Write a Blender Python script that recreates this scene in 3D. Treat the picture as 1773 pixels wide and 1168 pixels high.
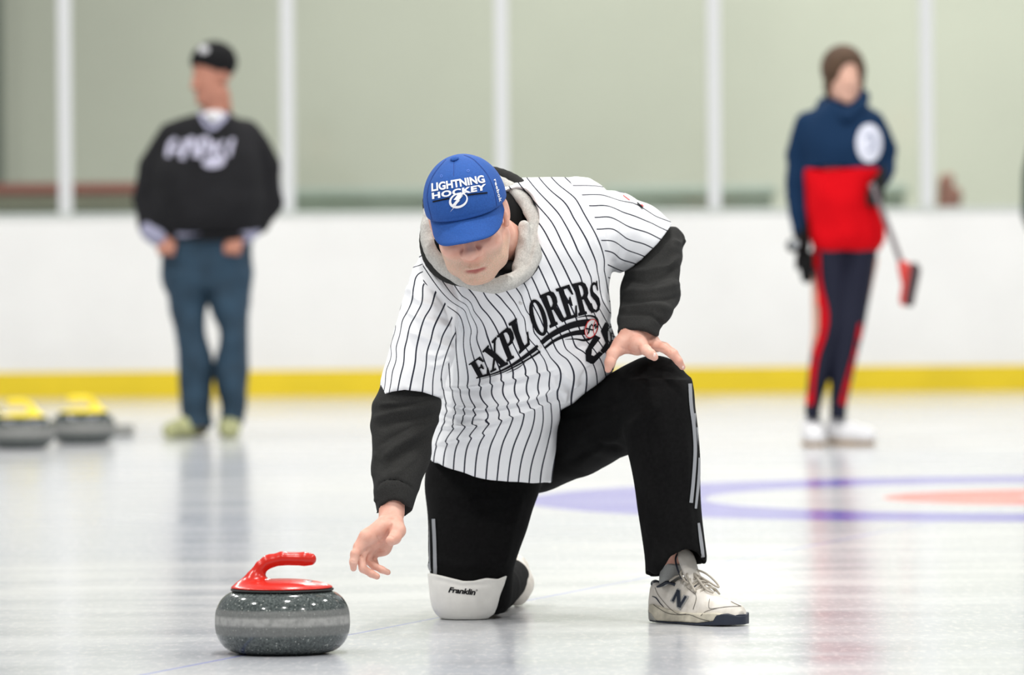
import bpy, bmesh, math, random
import numpy as np
from mathutils import Vector, Matrix
from mathutils.bvhtree import BVHTree
random.seed(4); np.random.seed(4)
SC = bpy.context.scene
for o in list(bpy.data.objects): bpy.data.objects.remove(o)

# ------------------------------------------------------------------ camera, world, lamps, exposure
F, CX, CY = 10300.0, 886.5, 584.0
CAM_H = 0.865
PITCH = math.atan(158.0 / F)
ROLL = math.radians(0.43)
RC = (Matrix.Rotation(math.pi / 2 - PITCH, 3, 'X') @ Matrix.Rotation(-ROLL, 3, 'Z'))
cam = bpy.data.cameras.new('camera'); camo = bpy.data.objects.new('camera', cam)
SC.collection.objects.link(camo)
camo.matrix_world = Matrix.Translation((0, 0, CAM_H)) @ RC.to_4x4()
cam.sensor_width = 36; cam.lens = F / 1773 * 36
cam.clip_end = 300
cam.dof.use_dof = True; cam.dof.focus_distance = 13.25; cam.dof.aperture_fstop = 4.0
SC.camera = camo
SC.view_settings.view_transform = 'Standard'; SC.view_settings.look = 'None'
SC.view_settings.gamma = 1; SC.view_settings.exposure = -0.87

w = bpy.data.worlds.new('hall_light'); SC.world = w; w.use_nodes = True
bg = w.node_tree.nodes['Background']; bg.inputs[0].default_value = (0.98, 0.99, 1, 1); bg.inputs[1].default_value = 0.62
def lamp(x, y, z, e, s=0.5):
    l = bpy.data.lights.new('arena_or_fill_light', 'AREA'); l.shape = 'DISK'; l.size = s; l.energy = e
    l.color = (1, 0.985, 0.95)
    o = bpy.data.objects.new('arena_or_fill_light', l); SC.collection.objects.link(o); o.location = (x, y, z)
for yy, e in ((6, 480), (11.5, 480), (17, 430), (23, 430), (29, 440)):
    for xx in (-5.5, 0.3, 6):
        lamp(xx, yy, 7.5, e)

for xx, e in ((-5.5, 40), (1.5, 760), (5.5, 520)): lamp(xx, 37.6, 6.8, e)  # added fill lamps that brighten the back wall, weakest at left; no fixtures seen

RCn = np.array(RC)
def P(px, py, Y):
    d = RCn @ np.array([(px - CX) / F, -(py - CY) / F, -1.0])
    t = Y / d[1]
    return Vector((d[0] * t, Y, CAM_H + d[2] * t))
def front(V):
    """world points -> frontal plan coordinates used for measuring cloth patterns"""
    V = np.asarray(V, float).reshape(-1, 3) - np.array([0, 0, CAM_H])
    c = V @ RCn
    return np.stack([CX - F * c[:, 0] / c[:, 2], CY + F * c[:, 1] / c[:, 2]], 1)
def S(px, Y): return px * Y / F          # pixels -> metres at distance Y

# ------------------------------------------------------------------ materials
def mat(name, col=(.8, .8, .8), rough=.6, metal=0, noise=0, nscale=60, bump=0, bscale=400, spec=.5, sheen=0, sss=0):
    m = bpy.data.materials.new(name); m.use_nodes = True
    nt = m.node_tree; b = nt.nodes['Principled BSDF']
    b.inputs['Base Color'].default_value = (*col, 1)
    b.inputs['Roughness'].default_value = rough; b.inputs['Metallic'].default_value = metal
    b.inputs['Specular IOR Level'].default_value = spec
    if sheen: b.inputs['Sheen Weight'].default_value = sheen
    if sss:
        b.inputs['Subsurface Weight'].default_value = sss; b.inputs['Subsurface Radius'].default_value = (1, .35, .2)
        b.inputs['Subsurface Scale'].default_value = .008
    if noise or bump:
        tc = nt.nodes.new('ShaderNodeTexCoord')
    if noise:
        n = nt.nodes.new('ShaderNodeTexNoise'); n.inputs['Scale'].default_value = nscale; n.inputs['Detail'].default_value = 5
        nt.links.new(tc.outputs['Object'], n.inputs['Vector'])
        r = nt.nodes.new('ShaderNodeMapRange'); r.inputs['From Min'].default_value = .3; r.inputs['From Max'].default_value = .7
        r.inputs['To Min'].default_value = 1 - noise; r.inputs['To Max'].default_value = 1 + noise
        nt.links.new(n.outputs[0], r.inputs[0])
        v = nt.nodes.new('ShaderNodeVectorMath'); v.operation = 'SCALE'; v.inputs[0].default_value = col
        nt.links.new(r.outputs[0], v.inputs['Scale']); nt.links.new(v.outputs[0], b.inputs['Base Color'])
    if bump:
        n = nt.nodes.new('ShaderNodeTexNoise'); n.inputs['Scale'].default_value = bscale; n.inputs['Detail'].default_value = 3
        nt.links.new(tc.outputs['Object'], n.inputs['Vector'])
        bp = nt.nodes.new('ShaderNodeBump'); bp.inputs['Strength'].default_value = bump; bp.inputs['Distance'].default_value = .002
        nt.links.new(n.outputs[0], bp.inputs['Height']); nt.links.new(bp.outputs[0], b.inputs['Normal'])
    return m
class NT:
    """tiny node builder"""
    def __init__(s, m): s.t = m.node_tree; s.b = s.t.nodes['Principled BSDF']
    def _in(s, n, i, v):
        if hasattr(v, 'is_output'): s.t.links.new(v, n.inputs[i])
        elif v is not None: n.inputs[i].default_value = v
    def math(s, op, a, b=None, c=None):
        n = s.t.nodes.new('ShaderNodeMath'); n.operation = op
        s._in(n, 0, a); s._in(n, 1, b); s._in(n, 2, c); return n.outputs[0]
    def attr(s, name):
        n = s.t.nodes.new('ShaderNodeAttribute'); n.attribute_name = name; return n.outputs['Fac']
    def coord(s, k='Object'):
        n = s.t.nodes.new('ShaderNodeTexCoord'); return n.outputs[k]
    def sep(s, v):
        n = s.t.nodes.new('ShaderNodeSeparateXYZ'); s._in(n, 0, v); return n.outputs
    def comb(s, x, y, z):
        n = s.t.nodes.new('ShaderNodeCombineXYZ'); s._in(n, 0, x); s._in(n, 1, y); s._in(n, 2, z); return n.outputs[0]
    def noise(s, v, scale, detail=4, rough=.5):
        n = s.t.nodes.new('ShaderNodeTexNoise'); s._in(n, 'Vector', v); n.inputs['Scale'].default_value = scale
        n.inputs['Detail'].default_value = detail; n.inputs['Roughness'].default_value = rough; return n.outputs[0]
    def ramp(s, v, a, b, lo=0., hi=1.):
        n = s.t.nodes.new('ShaderNodeMapRange'); s._in(n, 0, v)
        n.inputs[1].default_value = a; n.inputs[2].default_value = b; n.inputs[3].default_value = lo; n.inputs[4].default_value = hi
        return n.outputs[0]
    def mix(s, f, a, b):
        n = s.t.nodes.new('ShaderNodeMix'); n.data_type = 'RGBA'
        for i, v in ((0, f), (6, a), (7, b)):
            if hasattr(v, 'is_output'): s.t.links.new(v, n.inputs[i])
            else: n.inputs[i].default_value = v if i == 0 else (*v, 1)
        return n.outputs[2]
    def base(s, v): s.t.links.new(v, s.b.inputs['Base Color'])
    def bump(s, h, strength=.3, dist=.002):
        n = s.t.nodes.new('ShaderNodeBump'); s._in(n, 'Height', h); n.inputs['Strength'].default_value = strength
        n.inputs['Distance'].default_value = dist; s.t.links.new(n.outputs[0], s.b.inputs['Normal'])

# ------------------------------------------------------------------ objects
def tag(o, label, cat, group=None):
    o['label'] = label; o['category'] = cat
    if group: o['group'] = group
    return o
def mk(name, V, faces, m=None, parent=None, origin=None, smooth=True, attrs=None):
    """world-space vertices -> one mesh object; its local frame is its origin (children sit in the parent's frame)"""
    V = np.asarray(V, float).reshape(-1, 3)
    if origin is None:
        origin = (0, 0, 0) if parent is None else parent.get('_o', (0, 0, 0))
        origin = tuple(origin)
    me = bpy.data.meshes.new(name); me.from_pydata((V - np.array(origin)).tolist(), [], faces if isinstance(faces, list) else faces.tolist())
    me.update()
    if smooth: me.shade_smooth()
    o = bpy.data.objects.new(name, me); SC.collection.objects.link(o)
    if m:
        me.materials.append(m)
    if parent: o.parent = parent
    else: o.location = origin
    o['_o'] = tuple(origin)
    for k, v in (attrs or {}).items():
        a = me.attributes.new(k, 'FLOAT', 'POINT'); a.data.foreach_set('value', np.asarray(v, np.float32))
    return o
def empty(name, loc):
    o = bpy.data.objects.new(name, None); SC.collection.objects.link(o); o.location = loc; o['_o'] = tuple(loc); return o
def box(name, a, b, m, parent=None, bevel=0, **k):
    a = Vector(a); b = Vector(b); bm = bmesh.new(); bmesh.ops.create_cube(bm, size=1)
    for v in bm.verts: v.co = Vector(((a[i] + b[i]) / 2 + v.co[i] * (b[i] - a[i]) for i in range(3)))
    if bevel: bmesh.ops.bevel(bm, geom=bm.edges[:], offset=bevel, segments=2, affect='EDGES')
    V = [v.co[:] for v in bm.verts]; Fc = [[v.index for v in f.verts] for f in bm.faces]
    bm.verts.index_update(); Fc = [[v.index for v in f.verts] for f in bm.faces]; bm.free()
    return mk(name, V, Fc, m, parent, smooth=False, **k)
def setting(o): o['kind'] = 'structure'; return o

# ------------------------------------------------------------------ signed distance shapes + surface nets
def cone(a, b, ra, rb):
    a = np.array(a, float); b = np.array(b, float); ab = b - a; L = max(ab @ ab, 1e-12)
    def f(p):
        t = np.clip(((p - a) @ ab) / L, 0, 1)
        return np.linalg.norm(p - a - t[:, None] * ab, axis=1) - (ra + (rb - ra) * t)
    return f
def chain(pts, rad, k=0, closed=False, flat=None, s=1.):
    """tapering tube through the points; flat = direction squashed by s"""
    n = len(pts); rad = list(rad) if hasattr(rad, '__len__') else [rad] * n
    if flat is None:
        segs = [cone(pts[i], pts[(i + 1) % n], rad[i], rad[(i + 1) % n]) for i in range(n if closed else n - 1)]
    else:
        fl = np.array(flat, float); fl /= np.linalg.norm(fl)
        def seg(a, b, ra, rb):
            a = np.array(a, float); b = np.array(b, float); ab = b - a; L = max(ab @ ab, 1e-12)
            def f(p):
                t = np.clip(((p - a) @ ab) / L, 0, 1); q = p - a - t[:, None] * ab
                q = q + (1 / s - 1) * (q @ fl)[:, None] * fl
                return (np.linalg.norm(q, axis=1) - (ra + (rb - ra) * t)) * (s ** .5)
            return f
        segs = [seg(pts[i], pts[(i + 1) % n], rad[i], rad[(i + 1) % n]) for i in range(n if closed else n - 1)]
    return U(k, *segs)
def ell(c, r, R=None):
    c = np.array(c, float); r = np.array(r, float); Rn = None if R is None else np.array(R)
    def f(p):
        q = p - c
        if Rn is not None: q = q @ Rn
        k0 = np.linalg.norm(q / r, axis=1); k1 = np.linalg.norm(q / (r * r), axis=1)
        return np.where(k1 > 1e-9, k0 * (k0 - 1) / np.maximum(k1, 1e-9), -r.min())
    return f
def smin(a, b, k):
    if k <= 0: return np.minimum(a, b)
    h = np.clip(.5 + .5 * (b - a) / k, 0, 1); return b + (a - b) * h - k * h * (1 - h)
def U(k, *fs):
    def f(p):
        d = fs[0](p)
        for g in fs[1:]: d = smin(d, g(p), k)
        return d
    return f
def cut(a, b, k=0): return lambda p: -smin(-a(p), b(p), k)
def both(a, b, k=0): return lambda p: -smin(-a(p), -b(p), k)
def half(pt, n):
    pt = np.array(pt, float); n = np.array(n, float); n /= np.linalg.norm(n)
    return lambda p: (p - pt) @ n
def crom(rows, m=8):
    r = np.array(rows, float)
    if len(r) < 3: return r
    e = np.vstack([2 * r[0] - r[1], r, 2 * r[-1] - r[-2]]); out = []
    for i in range(1, len(e) - 2):
        for t in np.arange(m) / m:
            out.append(.5 * ((2 * e[i]) + (-e[i-1] + e[i+1]) * t + (2*e[i-1] - 5*e[i] + 4*e[i+1] - e[i+2]) * t*t + (-e[i-1] + 3*e[i] - 3*e[i+1] + e[i+2]) * t**3))
    return np.array(out + [r[-1]])
def slab(rows, Ym=None, pw=2.0):
    """solid through level outlines: rows of (frontal y, x left, x right, near Y, far Y)"""
    rr = crom(rows)
    z = []; cx = []; a = []; cy = []; b = []
    for y, xl, xr, yf, yb in rr:
        Yc = (yf + yb) / 2
        p0 = P(xl, y, Yc); p1 = P(xr, y, Yc)
        z.append((p0[2] + p1[2]) / 2); cx.append((p0[0] + p1[0]) / 2); a.append(max((p1[0] - p0[0]) / 2, .004)); cy.append(Yc); b.append(max((yb - yf) / 2, .004))
    o = np.argsort(z); z, cx, a, cy, b = (np.array(q)[o] for q in (z, cx, a, cy, b))
    def f(p):
        zz = p[:, 2]; X = p[:, 0] - np.interp(zz, z, cx); Yv = p[:, 1] - np.interp(zz, z, cy)
        A = np.interp(zz, z, a); B = np.interp(zz, z, b)
        if pw == 2.0: k0 = np.sqrt((X / A) ** 2 + (Yv / B) ** 2)
        else: k0 = (np.abs(X / A) ** pw + np.abs(Yv / B) ** pw) ** (1 / pw)
        k1 = np.sqrt((X / A ** 2) ** 2 + (Yv / B ** 2) ** 2)
        d = np.where(k1 > 1e-6, k0 * (k0 - 1) / np.maximum(k1, 1e-6), -np.minimum(A, B))
        return np.maximum(d, np.maximum(z[0] - zz, zz - z[-1]))
    return f
def nets(f, lo, hi, h, smooth=1):
    """surface nets on a sparse grid"""
    lo = np.array(lo, float); hi = np.array(hi, float); B = 4
    nb = np.ceil((hi - lo) / (h * B)).astype(int) + 1
    cc = [lo[i] + (np.arange(nb[i]) + .5) * h * B for i in range(3)]
    G = np.stack(np.meshgrid(*cc, indexing='ij'), -1).reshape(-1, 3)
    D = f(G).reshape(nb)
    near = np.abs(D) < h * B * 2.1
    n = nb * B
    Fv = np.repeat(np.repeat(np.repeat(np.where(D < 0, -1., 1.), B, 0), B, 1), B, 2).astype(np.float32)
    idx = np.argwhere(np.repeat(np.repeat(np.repeat(near, B, 0), B, 1), B, 2))
    pts = lo + (idx + .5) * h
    vals = np.empty(len(pts), np.float32)
    for i in range(0, len(pts), 400000): vals[i:i+400000] = f(pts[i:i+400000])
    Fv[tuple(idx.T)] = vals
    Fv[0] = Fv[-1] = 1; Fv[:, 0] = Fv[:, -1] = 1; Fv[:, :, 0] = Fv[:, :, -1] = 1
    neg = Fv < 0
    c = np.zeros([k - 1 for k in n], np.int8)
    for dx in (0, 1):
        for dy in (0, 1):
            for dz in (0, 1): c += neg[dx:n[0]-1+dx, dy:n[1]-1+dy, dz:n[2]-1+dz]
    act = (c > 0) & (c < 8); ci = np.argwhere(act)
    ids = np.full(act.shape, -1, np.int64); ids[tuple(ci.T)] = np.arange(len(ci))
    acc = np.zeros((len(ci), 3)); cnt = np.zeros(len(ci))
    for ax in range(3):
        o1, o2 = [q for q in range(3) if q != ax]
        for u in (0, 1):
            for v in (0, 1):
                s = np.zeros(3, int); s[o1] = u; s[o2] = v; e = s.copy(); e[ax] = 1
                a = Fv[tuple((ci + s).T)]; b = Fv[tuple((ci + e).T)]
                x = (a < 0) != (b < 0); t = np.where(x, a / np.where(x, a - b, 1), 0)
                pos = np.tile(s.astype(float), (len(ci), 1)); pos[:, ax] = t
                acc += pos * x[:, None]; cnt += x
    V = lo + (ci + acc / cnt[:, None] + .5) * h
    faces = []
    for ax in range(3):
        o1, o2 = [(1, 2), (2, 0), (0, 1)][ax]
        a = neg; sl = [slice(None)] * 3; s2 = [slice(None)] * 3; sl[ax] = slice(0, -1); s2[ax] = slice(1, None)
        A = a[tuple(sl)]; Bn = a[tuple(s2)]; E = np.argwhere(A != Bn)
        E = E[(E[:, o1] > 0) & (E[:, o2] > 0)]
        if not len(E): continue
        inside = A[tuple(E.T)]
        q = []
        for (u, v) in ((0, 0), (-1, 0), (-1, -1), (0, -1)):
            k = E.copy(); k[:, o1] += u; k[:, o2] += v
            k = np.minimum(k, np.array(act.shape) - 1)
            q.append(ids[tuple(k.T)])
        q = np.stack(q, 1); q[~inside] = q[~inside][:, ::-1]
        faces.append(q[(q >= 0).all(1)])
    Fc = np.vstack(faces)
    Fc = Fc[:, ::-1] if False else Fc
    if smooth: V = laplace(V, Fc, smooth)
    return V, Fc
def laplace(V, Fc, it=1, lam=.5):
    e = np.vstack([Fc[:, [i, (i + 1) % 4]] for i in range(4)])
    for _ in range(it):
        s = np.zeros_like(V); c = np.zeros(len(V))
        for k in range(3):
            s[:, k] = np.bincount(e[:, 0], V[e[:, 1], k], len(V)) + np.bincount(e[:, 1], V[e[:, 0], k], len(V))
        c = np.bincount(e[:, 0], minlength=len(V)) + np.bincount(e[:, 1], minlength=len(V))
        V = V + lam * (s / np.maximum(c, 1)[:, None] - V)
    return V
def vnormals(V, Fc):
    n = np.cross(V[Fc[:, 2]] - V[Fc[:, 0]], V[Fc[:, 3]] - V[Fc[:, 1]])
    N = np.zeros_like(V)
    for i in range(4):
        for k in range(3): N[:, k] += np.bincount(Fc[:, i], n[:, k], len(V))
    return N / np.maximum(np.linalg.norm(N, axis=1), 1e-12)[:, None]
def polydist(Q, line):
    """distance and signed side (+ = to the left of travel / above for left-to-right lines) to a polyline, in frontal units"""
    L = np.array(line, float); best = np.full(len(Q), 1e9); sg = np.zeros(len(Q)); par = np.zeros(len(Q)); tot = len(L) - 1
    for i in range(tot):
        a, b = L[i], L[i + 1]; ab = b - a; t = np.clip(((Q - a) @ ab) / (ab @ ab + 1e-9), 0, 1)
        d = Q - a - t[:, None] * ab; dd = np.linalg.norm(d, axis=1); cr = -(ab[0] * d[:, 1] - ab[1] * d[:, 0])
        m = dd < best; best[m] = dd[m]; sg[m] = np.sign(cr[m]); par[m] = (i + t[m]) / tot
    return best, sg, par
def folds(V, Fc, specs, facing=True):
    """cloth folds laid along polylines: (line, height in mm, width in px, kind 'ridge'|'ledge'|'groove')"""
    N = vnormals(V, Fc); Q = front(V); disp = np.zeros(len(V))
    mask = np.clip(-N[:, 1] * 3 + .3, 0, 1) if facing else 1.
    for line, hgt, wd, kind in specs:
        d, s, par = polydist(Q, line); end = np.clip(np.minimum(par, 1 - par) * 6, 0, 1) ** .7
        d2 = d + 0
        if kind == 'ridge': g = np.exp(-(d / wd) ** 2)
        elif kind == 'groove': g = -np.exp(-(d / wd) ** 2)
        else:
            h_ = .5 + .5 * np.tanh(s * d / 2.2); g = h_ * np.exp(-(d / wd) ** 2) - .35 * (1 - h_) * np.exp(-(d / (wd * .5)) ** 2)
        disp += hgt * .001 * g * end
    return V + N * (disp * mask)[:, None]
def wrinkle(V, Fc, amp, scale, stretch=(1, 1, 1), seed=0.):
    from mathutils import noise
    N = vnormals(V, Fc); st = np.array(stretch) * scale
    q = V * st + seed
    d = np.array([noise.noise(Vector(x)) for x in q])
    return V + N * (d * amp)[:, None]
def bounds(pts, pad):
    p = np.array([tuple(q) for q in pts]); return p.min(0) - pad, p.max(0) + pad
def tps(ctrl, vals, Q, lam=1e-3):
    C = np.array(ctrl, float) / 300.; v = np.array(vals, float); Qn = Q / 300.
    def K(a, b):
        r2 = ((a[:, None] - b[None]) ** 2).sum(-1); return np.where(r2 > 1e-12, r2 * np.log(r2 + 1e-12), 0)
    n = len(C); Pm = np.hstack([np.ones((n, 1)), C])
    A = np.zeros((n + 3, n + 3)); A[:n, :n] = K(C, C) + lam * np.eye(n); A[:n, n:] = Pm; A[n:, :n] = Pm.T
    w = np.linalg.solve(A, np.concatenate([v, np.zeros(3)]))
    out = np.empty(len(Qn))
    for i in range(0, len(Qn), 20000):
        q = Qn[i:i+20000]; out[i:i+20000] = K(q, C) @ w[:n] + np.hstack([np.ones((len(q), 1)), q]) @ w[n:]
    return out

# ------------------------------------------------------------------ lettering and patches laid on a surface
def shape2d(loops):
    """filled 2D outline(s) -> verts, tris; loops may hold holes"""
    cu = bpy.data.curves.new('tmp', 'CURVE'); cu.dimensions = '2D'; cu.fill_mode = 'BOTH'
    for lp in loops:
        s = cu.splines.new('POLY'); s.points.add(len(lp) - 1); s.use_cyclic_u = True
        for i, p in enumerate(lp): s.points[i].co = (p[0], p[1], 0, 1)
    return _curve2mesh(cu)
def _curve2mesh(cu):
    o = bpy.data.objects.new('tmp', cu); SC.collection.objects.link(o)
    bpy.context.view_layer.update()
    dg = bpy.context.evaluated_depsgraph_get(); oe = o.evaluated_get(dg); me = oe.to_mesh()
    V = np.array([v.co[:2] for v in me.vertices]); T = [list(p.vertices) for p in me.polygons]
    oe.to_mesh_clear(); bpy.data.objects.remove(o); bpy.data.curves.remove(cu)
    return V, T
def text2d(s, bold=0., shear=0., space=1.):
    cu = bpy.data.curves.new('tmp', 'FONT'); cu.body = s; cu.offset = bold; cu.shear = shear; cu.space_character = space; cu.fill_mode = 'BOTH'
    cu.resolution_u = 4
    return _curve2mesh(cu)
def quadmap(V, q, box_=None):
    """unit box (or bounding box) -> quad given as bl, br, tr, tl"""
    V = np.array(V, float)
    if box_ is None: lo, hi = V.min(0), V.max(0)
    else: lo, hi = np.array(box_[0], float), np.array(box_[1], float)
    u = (V - lo) / (hi - lo); bl, br, tr, tl = (np.array(k, float) for k in q); a, b = u[:, :1], u[:, 1:]
    return bl * (1-a)*(1-b) + br * a*(1-b) + tr * a*b + tl * (1-a)*b
def zc(ox, oy, s):
    return lambda pts: [(ox + x / s, oy + y / s) for x, y in pts]
def bvh_of(o):
    me = o.data; V = [v.co + Vector(o['_o']) for v in me.vertices]
    return BVHTree.FromPolygons(V, [list(p.vertices) for p in me.polygons])
def decal(name, shapes, bvh, m, parent, off=.001, grid=4., Y0=10., Y1=None, thick=0.0006, maxY=None, graz=.22, jump=.03):
    """shapes: list of (V2, T) already in frontal units. Laid on the surface behind them, a little proud of it."""
    AV = []; AF = []
    if not isinstance(bvh, list): bvh = [bvh]
    for V2, T in shapes:
        bm = bmesh.new(); vs = [bm.verts.new((x, y, 0)) for x, y in V2]
        for t in T:
            try: bm.faces.new([vs[i] for i in t])
            except ValueError: pass
        lo = np.min(V2, 0); hi = np.max(V2, 0)
        for ax in (0, 1):
            c = math.floor(lo[ax] / grid) * grid + grid
            while c < hi[ax]:
                no = [0, 0, 0]; no[ax] = 1; co = [0, 0, 0]; co[ax] = c
                bmesh.ops.bisect_plane(bm, geom=bm.verts[:] + bm.edges[:] + bm.faces[:], plane_co=co, plane_no=no); c += grid
        bm.verts.index_update(); ok = {}
        base = len(AV)
        for v in bm.verts:
            a = P(v.co.x, v.co.y, Y0); d = (P(v.co.x, v.co.y, Y0 + 1) - a).normalized(); best = None
            for b in bvh:
                r = b.ray_cast(a, d, 60)
                if r[0] is not None and (best is None or r[3] < best[3]): best = r
            if best and abs(best[1].dot(d)) > graz and (maxY is None or best[0].y < maxY):
                n = best[1] if best[1].dot(d) < 0 else -best[1]
                ok[v.index] = len(AV); AV.append(tuple(best[0] + n * off * .5 - d * off * .7))
        for f in bm.faces:
            ix = [v.index for v in f.verts]
            if all(i in ok for i in ix):
                fi = [ok[i] for i in ix]
                ys = [AV[i][1] for i in fi]
                if max(ys) - min(ys) < jump: AF.append(fi)
        bm.free()
    if not AF: print('EMPTY DECAL', name); return None
    o = mk(name, AV, AF, m, parent)
    # face the outside
    bmx = bmesh.new(); bmx.from_mesh(o.data); bmesh.ops.remove_doubles(bmx, verts=bmx.verts, dist=1e-6)
    for f in bmx.faces:
        if f.normal.y > 0: f.normal_flip()
    if thick: pass
    bmx.to_mesh(o.data); bmx.free(); o.data.shade_smooth(); return o
def ribbon(pts, w):
    """polyline with widths -> strip shape in 2D"""
    Pn = crom(np.array([(*p, (w[i] if hasattr(w, '__len__') else w)) for i, p in enumerate(pts)]), 6)
    t = np.gradient(Pn[:, :2], axis=0); t /= np.linalg.norm(t, axis=1)[:, None] + 1e-9
    n = np.stack([-t[:, 1], t[:, 0]], 1); L = Pn[:, :2] + n * Pn[:, 2:] / 2; R = Pn[:, :2] - n * Pn[:, 2:] / 2
    V = np.vstack([L, R]); k = len(L)
    return V, [[i, i + 1, k + i + 1, k + i] for i in range(k - 1)]
def ellipse2(c, rx, ry, rot=0, n=28):
    return [(c[0] + rx*math.cos(t)*math.cos(rot) - ry*math.sin(t)*math.sin(rot), c[1] + rx*math.cos(t)*math.sin(rot) + ry*math.sin(t)*math.cos(rot)) for t in np.linspace(0, 2*math.pi, n, endpoint=False)]
def lathe(prof, c, n=64):
    V = []; Fc = []
    for r, z in prof:
        for i in range(n): V.append((c[0] + r*math.cos(2*math.pi*i/n), c[1] + r*math.sin(2*math.pi*i/n), c[2] + z))
    for j in range(len(prof) - 1):
        for i in range(n): Fc.append([j*n+i, j*n+(i+1) % n, (j+1)*n+(i+1) % n, (j+1)*n+i])
    return V, Fc
def tube(pts, r, n=8, closed=False, m=6):
    Pn = crom([tuple(p) for p in pts], m); rr = np.interp(np.linspace(0, 1, len(Pn)), np.linspace(0, 1, len(r)), r) if hasattr(r, '__len__') else np.full(len(Pn), r)
    t = np.gradient(Pn, axis=0); t /= np.linalg.norm(t, axis=1)[:, None] + 1e-9
    V = []; Fc = []; u = np.cross(t[0], (0.13, .97, .21)); u /= np.linalg.norm(u)
    for i, p in enumerate(Pn):
        u = u - (u @ t[i]) * t[i]; u /= np.linalg.norm(u); v = np.cross(t[i], u)
        for k in range(n):
            a = 2 * math.pi * k / n; V.append(p + rr[i] * (math.cos(a) * u + math.sin(a) * v))
    for i in range(len(Pn) - 1):
        for k in range(n): Fc.append([i*n+k, i*n+(k+1) % n, (i+1)*n+(k+1) % n, (i+1)*n+k])
    Fc.append(list(range(n))[::-1]); Fc.append([(len(Pn)-1)*n + k for k in range(n)])
    return V, Fc
def joinm(parts):
    V = []; Fc = []
    for v, f in parts:
        b = len(V); V += [tuple(x) for x in v]; Fc += [[b + i for i in q] for q in (f.tolist() if hasattr(f, 'tolist') else f)]
    return V, Fc

# ================================================================== THE SETTING
# ice with the painted house and centre line under it
m_ice = mat('ice', (.86, .87, .88), .2)
n = NT(m_ice); p = n.coord('Object'); sx, sy, sz = n.sep(p)
HX, HY = 1.87, 20.2
dx = n.math('SUBTRACT', sx, HX); dy = n.math('SUBTRACT', sy, HY)
rad = n.math('SQRT', n.math('ADD', n.math('MULTIPLY', dx, dx), n.math('MULTIPLY', dy, dy)))
def band(v, a, b, e=.008):
    return n.math('MULTIPLY', n.ramp(v, a - e, a + e), n.ramp(v, b - e, b + e, 1., 0.))
blue = band(rad, 1.22, 1.83); red = band(rad, .15, .61)
LD = Vector((1.87 + .362, 20.2 - 13.3)).normalized()
across = n.math('ABSOLUTE', n.math('SUBTRACT', n.math('MULTIPLY', dx, LD.y), n.math('MULTIPLY', dy, LD.x)))
line = n.ramp(across, .0035, .0065, 1., 0.)
# frost: pale patches and long scrape marks running across the sheet
st = n.noise(n.comb(n.math('MULTIPLY', sx, .9), n.math('MULTIPLY', sy, 2.2), 0.), 1.3, 3)
wide = n.noise(n.comb(n.math('MULTIPLY', sx, .35), n.math('MULTIPLY', sy, .3), 3.), 1.0, 3)
fine = n.noise(n.comb(sx, n.math('MULTIPLY', sy, .25), 0.), 55, 4, .65)
c0 = n.mix(n.ramp(st, .42, .62), (.53, .543, .562), (.60, .605, .61))
c1 = n.mix(n.ramp(wide, .38, .62), (.47, .49, .53), c0)
c1 = n.mix(n.ramp(fine, .5, .75), c1, (.68, .68, .69))
c2 = n.mix(blue, c1, (.15, .13, .50))
c3 = n.mix(red, c2, (.80, .10, .07))
c4 = n.mix(n.math('MULTIPLY', line, .8), c3, (.22, .25, .66))
n.base(c4)
n.t.links.new(n.ramp(st, .35, .65, .13, .19), n.b.inputs['Roughness'])
n.b.inputs['IOR'].default_value = 1.31
n.bump(n.noise(n.comb(sx, n.math('MULTIPLY', sy, .5), 0.), 90, 3, .6), .16, .0010)
fl = mk('floor', [(-14, 2, 0), (14, 2, 0), (14, 46, 0), (-14, 46, 0)], [[0, 1, 2, 3]], m_ice, smooth=False); setting(fl)

# rink boards, slightly askew to the view
ANG = 0.0
BY = 34.7
m_board = mat('white_dasher_board', (.90, .895, .875), .35, noise=.03, nscale=2.2)
m_yellow = mat('yellow_kickplate', (.85, .63, .015), .4, noise=.06, nscale=3)
m_cap = mat('board_cap_rail', (.62, .66, .62), .4)
setting(box('wall_boards', (-13.9, BY, .0), (13.9, BY + .1, 1.05), m_board))
setting(box('trim_1', (-13.9, BY - .012, .0), (13.9, BY - .001, .15), m_yellow))
setting(box('trim_2', (-13.9, BY - .015, 1.05), (13.9, BY + .13, 1.075), m_cap))
m_wall = mat('pale_green_wall', (.59, .60, .515), .9, noise=.07, nscale=.45)
setting(box('wall_back', (-14, 42, 0), (14, 42.2, 7.5), m_wall))
setting(box('floor_behind_boards', (-14, BY + .14, -.02), (14, 42, .03), mat('grey_rubber_floor', (.35, .37, .34), .8)))
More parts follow.
